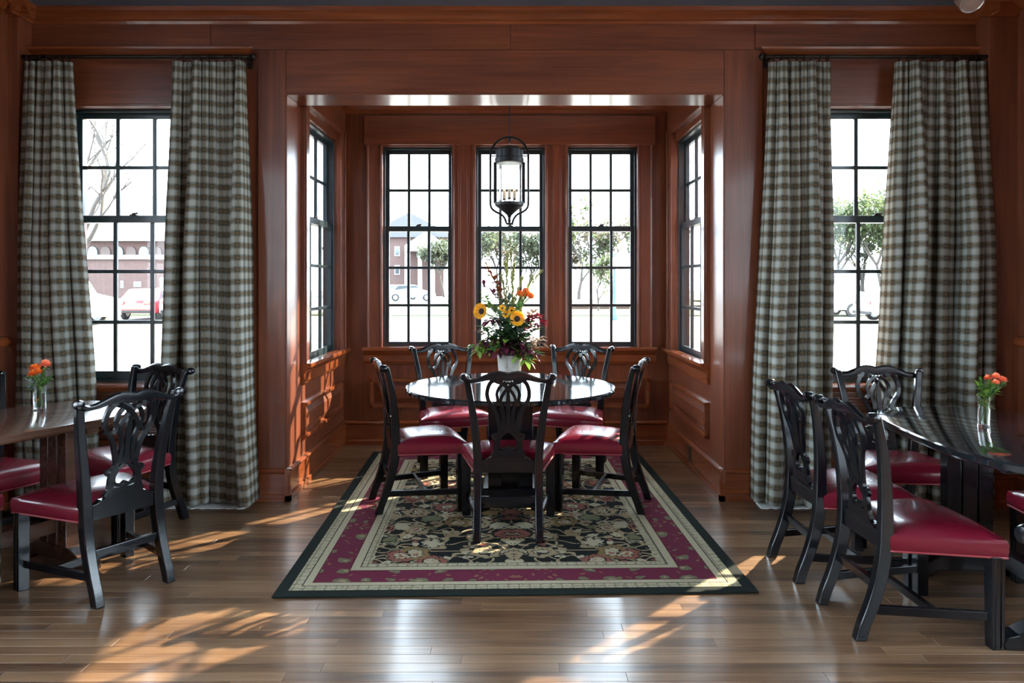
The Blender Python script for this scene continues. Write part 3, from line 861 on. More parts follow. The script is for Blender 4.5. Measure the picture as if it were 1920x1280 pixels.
# ---------------------------------------------------------------- side tables (rounded rectangular tops on trestles)
def trestle_table(name, label, loc, rz, a, bb, n, top_mat, leg_mat):
    t = thing(name, label, 'table', loc, rz)
    def outline(g):
        pts = []
        for k in range(72):
            th = 2 * PI * k / 72; c, s = math.cos(th), math.sin(th)
            pts.append((math.copysign(abs(c) ** (2 / n), c) * (a - g), math.copysign(abs(s) ** (2 / n), s) * (bb - g)))
        return pts
    b = MB()
    b.loft([[(x, y, z) for x, y in outline(g)] for g, z in ((.03, .702), (.004, .705), (0, .712), (0, .733), (.004, .739), (.008, .740))])
    b.build('table_top', top_mat, t, 30)
    b = MB(); b.box(-.06, .06, -.50, .50, .64, .702); b.build('bearer', leg_mat, t, False, .004)
    for sy in (-1, 1):
        y = sy * .36
        for x0, x1 in ((-.105, -.04), (-.034, .034), (.04, .105)):
            b = MB(); b.box(x0, x1, y - .035, y + .035, .085, .66); b.build('trestle_board', leg_mat, t, False, .004)
        b = MB(); b.box(-.26, .26, y - .03, y + .03, .66, .702); b.build('top_cleat', leg_mat, t, False, .004)
        pr = [(-.26, 0), (-.18, 0), (-.14, .03), (.14, .03), (.18, 0), (.26, 0), (.27, .025), (.25, .05), (.21, .06), (.13, .10), (-.13, .10), (-.21, .06), (-.25, .05), (-.27, .025)]
        b = MB(); b.loft([[(u, y + q, z) for u, z in pr] for q in (-.04, .04)]); b.build('scroll_foot', leg_mat, t, False, .004)
    b = MB(); b.box(-.03, .03, -.33, .33, .16, .23); b.build('stretcher', leg_mat, t, False, .004)
    return t
trestle_table('trestle_table', 'dark brown wooden table beside the plaid curtains, small vase on top', (-2.393, 3.424, 0), -math.atan2(.452, .892), .36, .70, 4.2, WALNUT, WALNUT)
trestle_table('trestle_table', 'black oval-ended table beside the curtained window, coral flowers on top', (2.14, 3.225, 0), math.radians(-3), .425, .70, 2.9, TABLE_BLACK, BLACK_WOOD)

# ---------------------------------------------------------------- curtains
def plaid():
    m, nt, p = new_mat('tan and grey plaid fabric')
    L = nt.links.new
    nt.nodes.remove(p)
    out = nt.nodes['Material Output']
    def M(op, a, b=None, c=None):
        n = nt.nodes.new('ShaderNodeMath'); n.operation = op
        for i, v in enumerate((a, b, c)):
            if v is None: continue
            if isinstance(v, (int, float)): n.inputs[i].default_value = v
            else: L(v, n.inputs[i])
        return n.outputs[0]
    def mix(f, a, b):
        n = nt.nodes.new('ShaderNodeMix'); n.data_type = 'RGBA'
        if isinstance(f, (int, float)): n.inputs['Factor'].default_value = f
        else: L(f, n.inputs['Factor'])
        for k, v in (('A', a), ('B', b)):
            if isinstance(v, tuple): n.inputs[k].default_value = (*v, 1)
            else: L(v, n.inputs[k])
        return n.outputs['Result']
    uv = nt.nodes.new('ShaderNodeUVMap'); uv.uv_map = 'cloth'
    sp = nt.nodes.new('ShaderNodeSeparateXYZ'); L(uv.outputs[0], sp.inputs[0])
    def bands(c, per, w0, w1):       # soft periodic bar centred on 0 of each period
        f = M('ABSOLUTE', M('SUBTRACT', M('FRACT', M('DIVIDE', c, per)), .5))
        s = nt.nodes.new('ShaderNodeMapRange'); s.inputs['From Min'].default_value = w0; s.inputs['From Max'].default_value = w1
        L(f, s.inputs['Value']); return s.outputs[0]
    P = .073
    du, dv = bands(sp.outputs[0], P, .16, .34), bands(sp.outputs[1], P, .16, .34)
    lu, lv = bands(sp.outputs[0], P, .43, .475), bands(sp.outputs[1], P, .43, .475)
    LIGHT = (.48, .49, .45); MID = (.24, .23, .185); DARK = (.070, .068, .055); BROWN = (.21, .125, .055)
    c = mix(M('MULTIPLY', du, .85), LIGHT, MID)
    c2 = mix(du, MID, DARK)
    c = mix(dv, c, c2)
    c = mix(M('MULTIPLY', lu, .55), c, BROWN)
    c = mix(M('MULTIPLY', lv, .75), c, BROWN)
    nz = nt.nodes.new('ShaderNodeTexNoise'); nz.inputs['Scale'].default_value = 500; L(uv.outputs[0], nz.inputs['Vector'])
    c = mix(M('MULTIPLY', nz.outputs['Fac'], .25), c, (.05, .05, .045))
    df = nt.nodes.new('ShaderNodeBsdfDiffuse'); tl = nt.nodes.new('ShaderNodeBsdfTranslucent'); mx = nt.nodes.new('ShaderNodeMixShader')
    L(c, df.inputs[0]); L(c, tl.inputs[0]); mx.inputs[0].default_value = .20
    L(df.outputs[0], mx.inputs[1]); L(tl.outputs[0], mx.inputs[2]); L(mx.outputs[0], out.inputs['Surface'])
    return m
PLAID = plaid()
YR = 4.685
def ring_mesh():
    b = MB(); b.tube([(0, .019 * math.cos(2 * PI * k / 16), .019 * math.sin(2 * PI * k / 16)) for k in range(16)], .0028, 6, False, True)
    return b.mesh('curtain_ring', BRONZE, True)
RING = ring_mesh()
def curtain(label, x0, x1, xb0, xb1, folds, seed, fullness=.088):
    """x0..x1 at the rod, xb0..xb1 at the hem"""
    rg = random.Random(seed)
    t = thing('curtain', label, 'curtain', ((x0 + x1) / 2, YR, 0))
    ox = (x0 + x1) / 2
    nu, nz = folds * 16, 44
    ZT, ZB = 2.745, .03
    ph = [rg.uniform(-.55, .55) for _ in range(folds + 2)]
    am = [rg.uniform(.75, 1.25) for _ in range(folds + 2)]
    deep = [rg.uniform(.5, 1.8) for _ in range(folds + 2)]
    # shared warp of the folds: widths vary
    wd = [rg.uniform(.7, 1.35) for _ in range(folds)]; tot = sum(wd); acc = [0]
    for q in wd: acc.append(acc[-1] + q / tot)
    verts, uvs = [], []
    for j in range(nz + 1):
        z = ZT + (ZB - ZT) * j / nz; h = j / nz
        f = h ** 1.15
        a, b = x0 + (xb0 - x0) * f, x1 + (xb1 - x1) * f
        row = []; s = 0.0; last = None
        for i in range(nu + 1):
            u = i / nu; k = min(folds - 1, int(u * folds)); lu = u * folds - k
            base = acc[k] + (acc[k + 1] - acc[k]) * lu
            x = a + (b - a) * base
            # pinch pleats at the top open into deep folds
            amp = (.020 + (fullness - .020) * min(1, h * 2.4)) * am[k] * (1 + .15 * math.sin(3 * h + ph[k] * 4))
            y = amp * (.85 - (.4 + 1.25 * deep[k]) * abs(math.sin(PI * lu)) ** .5)
            x += (-.016 * math.sin(2 * PI * lu) + .004 * math.sin(4 * PI * lu + ph[k])) * min(1, h * 3) + .012 * math.sin(2.2 * h * PI + ph[k] * 6) * h
            p = Vector((x - ox, y, z))
            if last is not None: s += math.hypot(p.x - last.x, p.y - last.y)
            last = p
            row.append(p); uvs_row = s
            uvs.append((s, z + .006 * math.sin(9 * u + seed)))
        verts += row
    faces = []; fu = []
    W = nu + 1
    for j in range(nz):
        for i in range(nu):
            q = (j * W + i, j * W + i + 1, (j + 1) * W + i + 1, (j + 1) * W + i)
            faces.append(q)
    def uvfix(i):     # constant arc length per column (taken half way up) keeps the checks straight along each fold
        return (uvs[(nz // 2) * W + i % W][0], uvs[i][1])
    me = bpy.data.meshes.new('fabric'); me.from_pydata([tuple(v) for v in verts], [], faces)
    ul = me.uv_layers.new(name='cloth')
    for lp in me.loops: ul.data[lp.index].uv = uvfix(lp.vertex_index)
    me.polygons.foreach_set('use_smooth', [True] * len(me.polygons)); me.materials.append(PLAID)
    fo = link('fabric', me, t)
    sd = fo.modifiers.new('cloth thickness', 'SOLIDIFY'); sd.thickness = .003
    # white lining peeping out on the floor
    ln = MB(); n = 24; a, b = xb0 + .03 - ox, xb1 - .04 - ox
    rings = []
    for i in range(n + 1):
        x = a + (b - a) * i / n
        yy = -.062 - .006 * math.sin(i * 1.7 + seed) - .006 * math.sin(i * 4.1)
        rings.append([(x, yy, .001), (x, yy, .004), (x, -.01, .010), (x, .05, .014), (x, .05, .001)])
    ln.loft(rings)
    ln.build('lining_hem', WHITE_CLOTH, t, 40)
    n = folds + 1
    for k in range(n):
        r = link('curtain_ring', RING, t); r.location = ((x0 - ox) + (x1 - x0) * (k + .5) / n, 0, 2.768)
    return t
curtain('plaid curtain panel hanging beside the corner pilaster behind the orange flowers', -3.005, -2.715, -3.01, -2.555, 6, 3, .070)
curtain('plaid curtain panel gathered between the brown table window and the alcove', -2.090, -1.645, -2.135, -1.585, 8, 7, .070)
curtain('plaid curtain panel gathered between the alcove and the black oval table window', 1.605, 1.985, 1.505, 1.985, 7, 12)
curtain('wide plaid curtain panel beside the corner pilaster behind the coral flowers', 2.385, 2.945, 2.255, 2.945, 10, 21)

def curtain_rod(label, x0, x1, fin):
    t = thing('curtain_rod', label, 'curtain rod', ((x0 + x1) / 2, YR, 2.778)); ox = (x0 + x1) / 2
    b = MB(); b.tube([(x0 - ox, 0, 0), (x1 - ox, 0, 0)], .0125, 12); b.build('rod', BRONZE, t, 40)
    for e in fin:
        x = (x0 if e < 0 else x1) - ox
        b = MB(); b.lathe([(.004, 0), (.016, .004), (.016, .012), (.010, .016), (.021, .026), (.022, .036), (.012, .046), (.003, .05)], 12)
        b.v = [(x + e * zz, xx, yy) for xx, yy, zz in b.v]; b.build('finial', BRONZE, t, 40)
    for x in (x0 + .03, x1 - .03):
        b = MB(); b.tube([(x - ox, 0, -.004), (x - ox, .06, -.004), (x - ox, YW - YR - .012, -.004)], .007, 8)
        b.box(x - ox - .014, x - ox + .014, YW - YR - .016, YW - YR, -.04, .03)
        b.build('bracket', BRONZE, t)
curtain_rod('dark bronze curtain rod above the brown table window', -3.02, -1.62, (1,))
curtain_rod('dark bronze curtain rod above the black oval table window', 1.585, 2.955, (-1,))
for k, (x0, x1, lab) in enumerate(((-3.03, -1.615, 'small wood cornice moulding above the brown table window'), (1.575, 2.965, 'small wood cornice moulding above the black oval table window'))):
    b = MB(); pr = [(0, 0), (.012, 0), (.02, .012), (.045, .024), (.062, .036), (.066, .048), (0, .048)]
    z0c = 2.812
    b.loft([[(x0 + (0 if k == 0 else .066 - d), YW - d, z0c + z) for d, z in pr], [(x1 - (0 if k else .066 - d), YW - d, z0c + z) for d, z in pr]])
    tag(b.build('trim_%d' % (7 + k), CHERRY_TRIM, None, 30), lab, 'moulding', kind='structure')

# ---------------------------------------------------------------- lantern
ln = thing('lantern', 'dark metal hanging lantern with glass and three candles in the alcove', 'lantern', (-.008, 5.78, 1.80))
LZ = 1.80
b = MB(); b.lathe([(.055, ALC_Z - LZ - .02), (.06, ALC_Z - LZ - .012), (.06, ALC_Z - LZ)], 20); b.build('canopy', IRON, ln, 40)
ch = MB()
ch.tube([(0, 0, .70), (0, 0, ALC_Z - LZ - .01)], .0045, 8); ch.build('hanging_rod', IRON, ln, True)
hp = MB(); pts = []
for k in range(25):
    a = PI * k / 24; pts.append((.145 * math.cos(a), 0, .545 + .145 * math.sin(a)))
right = [(.145, 0, .545), (.145, 0, .35), (.145, 0, .19), (.132, 0, .145), (.10, 0, .12), (.06, 0, .10), (.035, 0, .07), (.022, 0, .035), (.004, 0, .03)]
R1 = [tuple(p) for p in spline(right, 5)]
hp.tube(pts, .009, 8)
hp.tube(R1, .009, 8); hp.tube([(-x, y, z) for x, y, z in R1], .009, 8)
hp.build('hoop_frame', IRON, ln, True)
b = MB(); b.lathe([(.012, .688), (.014, .678), (.006, .66), (.010, .652), (.003, .645)], 10); b.build('hoop_boss', IRON, ln, True)
b = MB(); b.lathe([(.02, .628), (.05, .622), (.098, .60), (.104, .592), (.104, .535), (.112, .53), (.112, .495), (.104, .49), (.100, .49)], 28); b.build('top_cap', IRON, ln, 35)
for sx in (-1, 1):
    b = MB(); b.tube([(sx * .104, 0, .548), (sx * .145, 0, .548)], .005, 8); b.sphere((sx * .145, 0, .548), .009, 8, 6); b.build('side_pin', IRON, ln, True)
for k in range(2):
    a = k * PI
    b = MB(); b.box(-.012, .012, -.012, .012, .185, .50)
    ob = b.build('upright', IRON, ln); ob.location = (.108 * math.cos(a), .108 * math.sin(a), 0); ob.rotation_euler = (0, 0, a)
b = MB(); n = 28
b.loft([[(.101 * math.cos(2 * PI * k / n), .101 * math.sin(2 * PI * k / n), z) for k in range(n)] for z in (.186, .498)], False)
b.build('glass_cylinder', LANTERN_GLASS, ln, True)
b = MB(); b.lathe([(.112, .192), (.114, .186), (.110, .168), (.085, .150), (.045, .118), (.018, .095), (.010, .07), (.014, .055), (.008, .04)], 28); b.build('bottom_cone', IRON, ln, 35)
for k in range(4):
    a = k * PI / 2 + PI / 4
    b = MB(); P = spline([(.004, 0, .03), (.022, 0, .028), (.034, 0, .042), (.028, 0, .055)], 4)
    b.tube([(p.x * math.cos(a), p.x * math.sin(a), p.z) for p in P], .004, 6); b.build('finial_scroll', IRON, ln, True)
b = MB(); b.lathe([(.002, 0), (.007, .012), (.004, .03), (.010, .042)], 10); b.build('finial', IRON, ln, True)
for k in range(3):
    a = k * 2 * PI / 3 - PI / 2
    x, y = .045 * math.cos(a), .045 * math.sin(a)
    b = MB(); P = spline([(0, 0, .20), (x * .5, y * .5, .195), (x, y, .215)], 5); b.tube(P, .004, 6); b.lathe([(.004, .21), (.014, .218), (.012, .225)], 10, (x, y, 0)); b.build('candle_arm', IRON, ln, True)
    b = MB(); b.lathe([(.013, .224), (.013, .290)], 10, (x, y, 0)); b.build('candle_sleeve', plain('ivory candle sleeve', (.55, .48, .36), .5), ln, 30)
    b = MB(); b.lathe([(.006, .290), (.013, .304), (.014, .314), (.008, .340), (.001, .362)], 10, (x, y, 0)); b.build('candle_bulb', BULB, ln, True)

# ---------------------------------------------------------------- ceiling spotlight
sp = thing('spotlight', 'silver round spotlight hanging from the slate blue ceiling', 'spotlight', (2.44, 4.0, 2.862))
CHROME = plain('bright spun aluminium', (.78, .78, .74), .22, metal=.9)
TILT = (-.75, 0, 0)
b = MB(); b.lathe([(.058, .004), (.062, 0), (.064, .01), (.062, .08), (.045, .13), (.02, .15)], 28); o = b.build('housing', CHROME, sp, 40); o.rotation_euler = TILT
b = MB(); b.lathe([(.0575, .006), (.05, .016), (.03, .03), (.012, .036)], 24); o = b.build('reflector', CHROME, sp, True); o.rotation_euler = TILT
b = MB(); b.lathe([(.001, -.010), (.03, -.006), (.05, .0), (.057, .005)], 24, cap=False); o = b.build('lens', LANTERN_GLASS, sp, True); o.rotation_euler = TILT
b = MB(); b.tube([(0, .085, .09), (0, .085, CEIL_Z - 2.862 - .02)], .008, 8); b.lathe([(.05, CEIL_Z - 2.862 - .025), (.05, CEIL_Z - 2.862)], 20, (0, .085, 0)); b.build('stem', CHROME, sp, 40)

# ---------------------------------------------------------------- flowers
def leafy(name, c1, c2, rough=.55, transl=.25):
    m, nt, p = new_mat(name)
    L = nt.links.new
    tc = nt.nodes.new('ShaderNodeTexCoord'); nz = nt.nodes.new('ShaderNodeTexNoise'); nz.inputs['Scale'].default_value = 28
    L(tc.outputs['Object'], nz.inputs['Vector'])
    geo = nt.nodes.new('ShaderNodeNewGeometry')
    ad = nt.nodes.new('ShaderNodeMath'); ad.operation = 'MULTIPLY_ADD'; ad.inputs[1].default_value = .5
    L(geo.outputs['Random Per Island'], ad.inputs[0])
    hf = nt.nodes.new('ShaderNodeMath'); hf.operation = 'MULTIPLY'; hf.inputs[1].default_value = .5; L(nz.outputs['Fac'], hf.inputs[0]); L(hf.outputs[0], ad.inputs[2])
    r = ramp(nt, [(.2, c1), (.8, c2)]); L(ad.outputs[0], r.inputs[0]); L(r.outputs[0], p.inputs['Base Color'])
    p.inputs['Roughness'].default_value = rough
    tl = nt.nodes.new('ShaderNodeBsdfTranslucent'); L(r.outputs[0], tl.inputs[0])
    mx = nt.nodes.new('ShaderNodeMixShader'); mx.inputs[0].default_value = transl
    out = nt.nodes['Material Output']
    L(p.outputs[0], mx.inputs[1]); L(tl.outputs[0], mx.inputs[2]); L(mx.outputs[0], out.inputs['Surface'])
    return m
GREEN = leafy('fresh green leaf', (.035, .10, .02), (.12, .26, .05))
DKGREEN = leafy('deep green leaf', (.022, .065, .022), (.075, .165, .055))
LIME = leafy('lime green leaf', (.14, .28, .03), (.30, .45, .08))
GREYGREEN = leafy('grey green eucalyptus leaf', (.06, .12, .09), (.18, .26, .20))
BURGUNDY = leafy('burgundy leaf', (.05, .006, .018), (.17, .02, .055))
PINKISH = leafy('dusty pink leaf', (.20, .12, .09), (.42, .32, .24))
STRAW = leafy('yellow green grass plume', (.22, .24, .06), (.45, .44, .16))
RUST = leafy('rust brown leaf', (.14, .03, .01), (.40, .10, .02))
YELLOW = leafy('golden yellow petal', (.75, .30, .005), (.95, .52, .02), transl=.35)
ORANGE = leafy('orange petal', (.70, .12, .01), (.95, .26, .03), transl=.35)
CORAL = leafy('coral petal', (.80, .16, .06), (.95, .34, .18), transl=.35)
CRIMSON = leafy('crimson plume', (.14, .005, .015), (.36, .02, .04))
SEED = plain('dark brown seed disc', (.025, .012, .006), .8, bump=(300, .6))
SEED2 = plain('golden brown flower centre', (.20, .09, .02), .8, bump=(300, .6))

def frame(d):
    d = Vector(d).normalized()
    a = d.orthogonal().normalized(); b = d.cross(a)
    return d, a, b
def leaf(mb, base, direction, length, width, curl=.2, side=None):
    base = Vector(base); d = Vector(direction).normalized()
    s = Vector(side) if side is not None else d.cross(Vector((.13, .21, 1)))
    if s.length < 1e-4: s = d.orthogonal()
    s.normalize(); n = s.cross(d)
    prof = [(0, .08), (.2, .62), (.45, 1), (.72, .72), (1, .03)]
    vs = []; fs = []
    for t, w in prof:
        c = base + d * (length * t) - n * (curl * length * t * t)
        for q in (-1, 0, 1):
            vs.append(c + s * (q * width * .5 * w) + n * (.12 * width * w * (abs(q))))
    for i in range(len(prof) - 1):
        for j in range(2):
            a = i * 3 + j; fs.append((a, a + 1, a + 4, a + 3))
    mb.add(vs, fs)
def stem_path(a, b, bow=.15, k=8):
    a, b = Vector(a), Vector(b); m = (a + b) / 2; L_ = (b - a).length
    out = Vector((b.x - a.x, b.y - a.y, 0)) * -.25 + Vector((0, 0, L_ * bow))
    return spline([a, m + out, b], k)
def daisy(name, label, cat, root, head, face, r, disc, pet_mat, disc_mat, n=18, layers=2, group=None, stem=GREEN):
    t = thing(name, label, cat, root, 0, group)
    H = Vector(head) - Vector(root)
    d, a, b = frame(face)
    s = MB(); s.tube(stem_path((0, 0, 0), H - d * .004), .0035, 6); s.build('stem', stem, t, True)
    pm = MB()
    for l in range(layers):
        for k in range(n):
            th = 2 * PI * (k + .5 * l) / n
            e = a * math.cos(th) + b * math.sin(th)
            leaf(pm, H + e * disc * .8 - d * .003 * l, e + d * (.18 + .15 * l), r - disc * .8, (2 * PI * r / n) * .95, .25, side=d.cross(e))
    pm.build('petals', pet_mat, t, True)
    dm = MB(); rings = []
    for q, w in ((0, 1), (.35, .92), (.6, .6), (.72, .15)):
        rings.append([H + d * (disc * .7 * q) + (a * math.cos(2 * PI * k / 12) + b * math.sin(2 * PI * k / 12)) * disc * w for k in range(12)])
    dm.loft(rings); dm.build('seed_disc', disc_mat, t, True)
    return t
def mum(name, label, root, head, r, mat, seed, group=None, cat='flower'):
    rg = random.Random(seed)
    t = thing(name, label, cat, root, 0, group); H = Vector(head) - Vector(root)
    s = MB(); s.tube(stem_path((0, 0, 0), H), .0028, 6); s.build('stem', GREEN, t, True)
    p = MB()
    for k in range(46):
        z = 1 - 1.55 * (k + .5) / 46; th = k * 2.39996 + rg.uniform(-.2, .2); q = math.sqrt(max(0, 1 - z * z))
        e = Vector((q * math.cos(th), q * math.sin(th), z * .8 + .1))
        leaf(p, H + e * r * .25, e, r * rg.uniform(.7, .95), r * .55, -.15)
    p.build('petals', mat, t, True)
    c = MB()
    for k in range(5):
        th = k * 2 * PI / 5; e = Vector((math.cos(th), math.sin(th), -.3))
        leaf(c, H - Vector((0, 0, r * .4)), e, r * .9, r * .4, .1)
    c.build('sepals', GREEN, t, True)
    return t
def sprig(name, label, cat, root, tip, mat, n, ll, lw, seed, group=None, start=.35, stem=GREEN, spread=.9, droop=.2, bow=.15):
    rg = random.Random(seed)
    t = thing(name, label, cat, root, 0, group); T = Vector(tip) - Vector(root)
    P = stem_path((0, 0, 0), T, bow)
    s = MB(); s.tube(P, [.003 - .002 * i / len(P) for i in range(len(P))], 5); s.build('stem', stem, t, True)
    lm = MB()
    n = int(n * 1.9); ll *= 1.3; lw *= 1.45
    for k in range(n):
        f = start + (1 - start) * (k + .5) / n; i = min(len(P) - 2, int(f * (len(P) - 1)))
        u = f * (len(P) - 1) - i; p = P[i].lerp(P[i + 1], u); d = (P[i + 1] - P[i]).normalized()
        o = Vector((rg.uniform(-1, 1), rg.uniform(-1, 1), rg.uniform(-.4, .6))).normalized()
        leaf(lm, p, d * (1 - spread * .6) + o * spread, ll * rg.uniform(.7, 1.2), lw * rg.uniform(.7, 1.2), droop)
    leaf(lm, P[-1], (P[-1] - P[-3]), ll, lw, droop)
    lm.build('leaves', lm_mat(mat), t, True)
    return t
def lm_mat(m): return m

# white pot on the round table
PX, PY, PZ = -.004, 4.74, .7405
def bark():
    m, nt, p = new_mat('white washed birch bark')
    L = nt.links.new
    tc = nt.nodes.new('ShaderNodeTexCoord'); mp = nt.nodes.new('ShaderNodeMapping'); mp.inputs['Scale'].default_value = (26, 26, 9); L(tc.outputs['Object'], mp.inputs['Vector'])
    nz = nt.nodes.new('ShaderNodeTexNoise'); nz.inputs['Scale'].default_value = 1; nz.inputs['Detail'].default_value = 5; L(mp.outputs[0], nz.inputs['Vector'])
    r = ramp(nt, [(.33, (.07, .06, .05)), (.42, (.30, .275, .245)), (.6, (.44, .415, .38))]); L(nz.outputs['Fac'], r.inputs[0]); L(r.outputs[0], p.inputs['Base Color'])
    p.inputs['Roughness'].default_value = .8
    bp = nt.nodes.new('ShaderNodeBump'); bp.inputs['Strength'].default_value = .5; bp.inputs['Distance'].default_value = .004; L(nz.outputs['Fac'], bp.inputs['Height']); L(bp.outputs['Normal'], p.inputs['Normal'])
    return m
pot = MB(); pot.lathe([(.060, 0), (.064, .006), (.070, .08), (.078, .17), (.080, .190), (.074, .190), (.070, .15), (.004, .14)], 28)
po = pot.build('flower_pot', bark(), None, 40); po.location = (PX, PY, PZ)
tag(po, 'white washed tapered flower pot on the round table', 'pot')
base = (PX, PY, PZ + .15)
def at(px, py, dy=0.0):          # a spot in the bouquet, measured at the pot's distance
    return (PX + (px - 955.5) / 300.0, PY + dy, 1.38 - (py - 530) / 300.0)
def rt_(i): return (PX + .03 * math.cos(i * 2.4), PY + .03 * math.sin(i * 2.4), PZ + .145)
daisy('sunflower', 'large golden sunflower turned to the side, highest of the two in the pot', 'sunflower', rt_(0), at(903, 583, -.05), (-.55, -.8, .15), .056, .020, YELLOW, SEED, 20, 2, 'sunflowers in the white pot')
daisy('sunflower', 'large golden sunflower facing out, lower of the two in the pot', 'sunflower', rt_(1), at(969, 596, -.10), (.12, -.98, .12), .052, .019, YELLOW, SEED, 20, 2, 'sunflowers in the white pot')
for k, (px, py) in enumerate(((942, 577), (948, 588), (959, 581))):
    daisy('yellow_daisy', 'small golden daisy in the cluster between the two sunflowers', 'daisy', rt_(2 + k), at(px, py, -.09), (-.2 + .2 * k, -.95, .25), .027, .007, YELLOW, SEED, 12, 1, 'small daisies in the white pot')
for k, (px, py) in enumerate(((975, 551), (985, 546), (994, 555), (988, 551))):
    daisy('orange_flower', 'small orange flower in the cluster above the sunflowers', 'flower', rt_(5 + k), at(px, py, -.04 + .01 * k), (.1 * k, -.8, .5), .026, .005, ORANGE, SEED2, 9, 2, 'orange flowers in the white pot')
# tall grass plumes
for k, (px, py, dy) in enumerate(((951, 478, 0), (946, 496, .02), (963, 500, -.02), (1012, 512, -.01), (998, 521, .02), (978, 524, .0), (940, 520, .03), (957, 470, .03))):
    sprig('grass_plume', 'slender yellow green grass plume rising from the pot', 'grass plume', rt_(9 + k), at(px, py, dy), STRAW, 30, .026, .0085, 40 + k, 'grass plumes in the white pot', .45, STRAW, .35, .05, .05)
# rust coloured sprigs to the upper left
for k, (px, py) in enumerate(((914, 500), (906, 533), (925, 522))):
    sprig('rust_sprig', 'rust brown leafy sprig reaching up beside the grass plumes', 'sprig', rt_(17 + k), at(px, py, -.02), (RUST, BURGUNDY, RUST)[k], 13, .034, .016, 60 + k, 'rust sprigs in the white pot', .5, GREEN, .7)
for k, (px, py) in enumerate(((908, 556), (934, 546), (912, 570))):
    sprig('pale_sprig', 'pale green leafy sprig behind the higher sunflower', 'sprig', rt_(20 + k), at(px, py, .03), LIME if k == 0 else GREYGREEN, 10, .038, .02, 70 + k, 'pale sprigs in the white pot', .4)
# drooping crimson plume to the right
for k, (px, py) in enumerate(((1012, 592), (1020, 604), (1002, 590))):
    sprig('crimson_plume', 'crimson feathery plume drooping over the pot on the window side', 'plume', rt_(23 + k), at(px, py, -.03 * k), CRIMSON, 30, .03, .012, 80 + k, 'crimson plumes in the white pot', .55, BURGUNDY, .8, .3)
# eucalyptus and green leaves in the middle
EU = [(940, 606), (930, 622), (952, 612), (925, 598), (960, 625), (975, 618), (948, 630), (938, 588), (972, 575), (955, 560)]
for k, (px, py) in enumerate(EU):
    sprig('eucalyptus_sprig', 'grey green eucalyptus sprig in the middle of the bouquet', 'sprig', rt_(26 + k), at(px, py, -.08 - .02 * (k % 3)), GREYGREEN if k % 2 else DKGREEN, 12, .040, .020, 90 + k, 'eucalyptus sprigs in the white pot', .35)
GR = [(930, 612), (958, 605), (980, 612), (940, 640), (960, 650), (985, 645), (985, 630), (915, 632), (1000, 618), (905, 612), (990, 605), (925, 645), (968, 645), (1004, 660)]
for k, (px, py) in enumerate(GR):
    sprig('green_sprig', 'deep green leafy sprig filling out the bouquet', 'sprig', rt_(36 + k), at(px, py, -.07 - .02 * (k % 3)), DKGREEN if k % 3 else GREEN, 12, .048, .024, 110 + k, 'green sprigs in the white pot', .3)
BU = [(918, 656), (934, 658), (950, 648), (972, 658), (990, 650), (908, 644), (975, 642), (1002, 660), (915, 600), (902, 640)]
for k, (px, py) in enumerate(BU):
    sprig('burgundy_sprig', 'burgundy leafy sprig spilling over the pot rim', 'sprig', (PX + .05 * math.cos(k), PY + .05 * math.sin(k), PZ + .17), at(px, py, -.10 - .015 * (k % 3)), BURGUNDY, 12, .046, .02, 130 + k, 'burgundy sprigs in the white pot', .25, BURGUNDY, .9, .35, .35)
LI = [(897, 656), (988, 674), (1010, 640), (893, 645)]
for k, (px, py) in enumerate(LI):
    sprig('lime_sprig', 'bright lime leaves at the low edge of the bouquet', 'sprig', (PX + .05 * math.cos(k * 2), PY - .03, PZ + .17), at(px, py, -.08), LIME if k != 2 else PINKISH, 8, .055, .032, 150 + k, 'lime sprigs in the white pot', .5, GREEN, .7, .3, .3)
for k, (px, py) in enumerate(((1008, 650), (1015, 632), (898, 622), (1000, 585))):
    sprig('dusty_sprig', 'dusty pink and tan sprig at the outer edge of the bouquet', 'sprig', rt_(60 + k), at(px, py, -.02), PINKISH, 14, .034, .016, 170 + k, 'dusty sprigs in the white pot', .4)

# glass vases with orange and coral flowers
def glass_vase(label, loc, h, r):
    t = thing('glass_vase', label, 'vase', loc)
    b = MB(); b.lathe([(.002, 0), (r * .9, 0), (r * .94, .004), (r, h), (r * .93, h), (r * .86, .018), (.002, .016)], 24); b.build('glass', VASE_GLASS, t, 40)
    w = MB(); w.lathe([(.002, .019), (r * .84, .019), (r * .90, h * .62), (.002, h * .62)], 24); w.build('water', WATER, t, 40)
    return t
VL = (-2.335, 3.755, .7403)
glass_vase('clear glass vase of orange flowers on the brown table', VL, .150, .030)
def av(V, px, py, cx, s, dy=0): return (V[0] + (px - cx) / s, V[1] + dy, 1.38 - (py - 530) / s)
for k, (px, py, r) in enumerate(((64, 692, .030), (86, 684, .030), (75, 698, .026), (66, 701, .022))):
    mum('orange_carnation', 'orange carnation in the glass vase on the brown table', (VL[0] + .008 * math.cos(k * 2), VL[1] + .008 * math.sin(k * 2), VL[2] + .024), av(VL, px, py, 73, 378, -.01 * k), r, CORAL if k == 1 else ORANGE, 200 + k, 'orange flowers on the brown table')
for k, (px, py) in enumerate(((52, 712), (58, 722), (80, 705), (92, 708), (62, 705), (88, 715))):
    sprig('vase_sprig', 'thin green sprig in the vase of orange flowers', 'sprig', (VL[0] + .012 * math.cos(k), VL[1] + .012 * math.sin(k), VL[2] + .03), av(VL, px, py, 73, 378, -.005), GREYGREEN if k < 2 else GREEN, 9, .028, .011, 210 + k, 'sprigs in the vase on the brown table', .35)
daisy('submerged_flower', 'dark red flower inside the vase on the brown table', 'flower', (VL[0], VL[1], VL[2] + .022), (VL[0] - .002, VL[1] - .010, VL[2] + .062), (0, -1, .2), .014, .006, RUST, YELLOW, 9, 1)
VR = (2.085, 3.335, .7403)
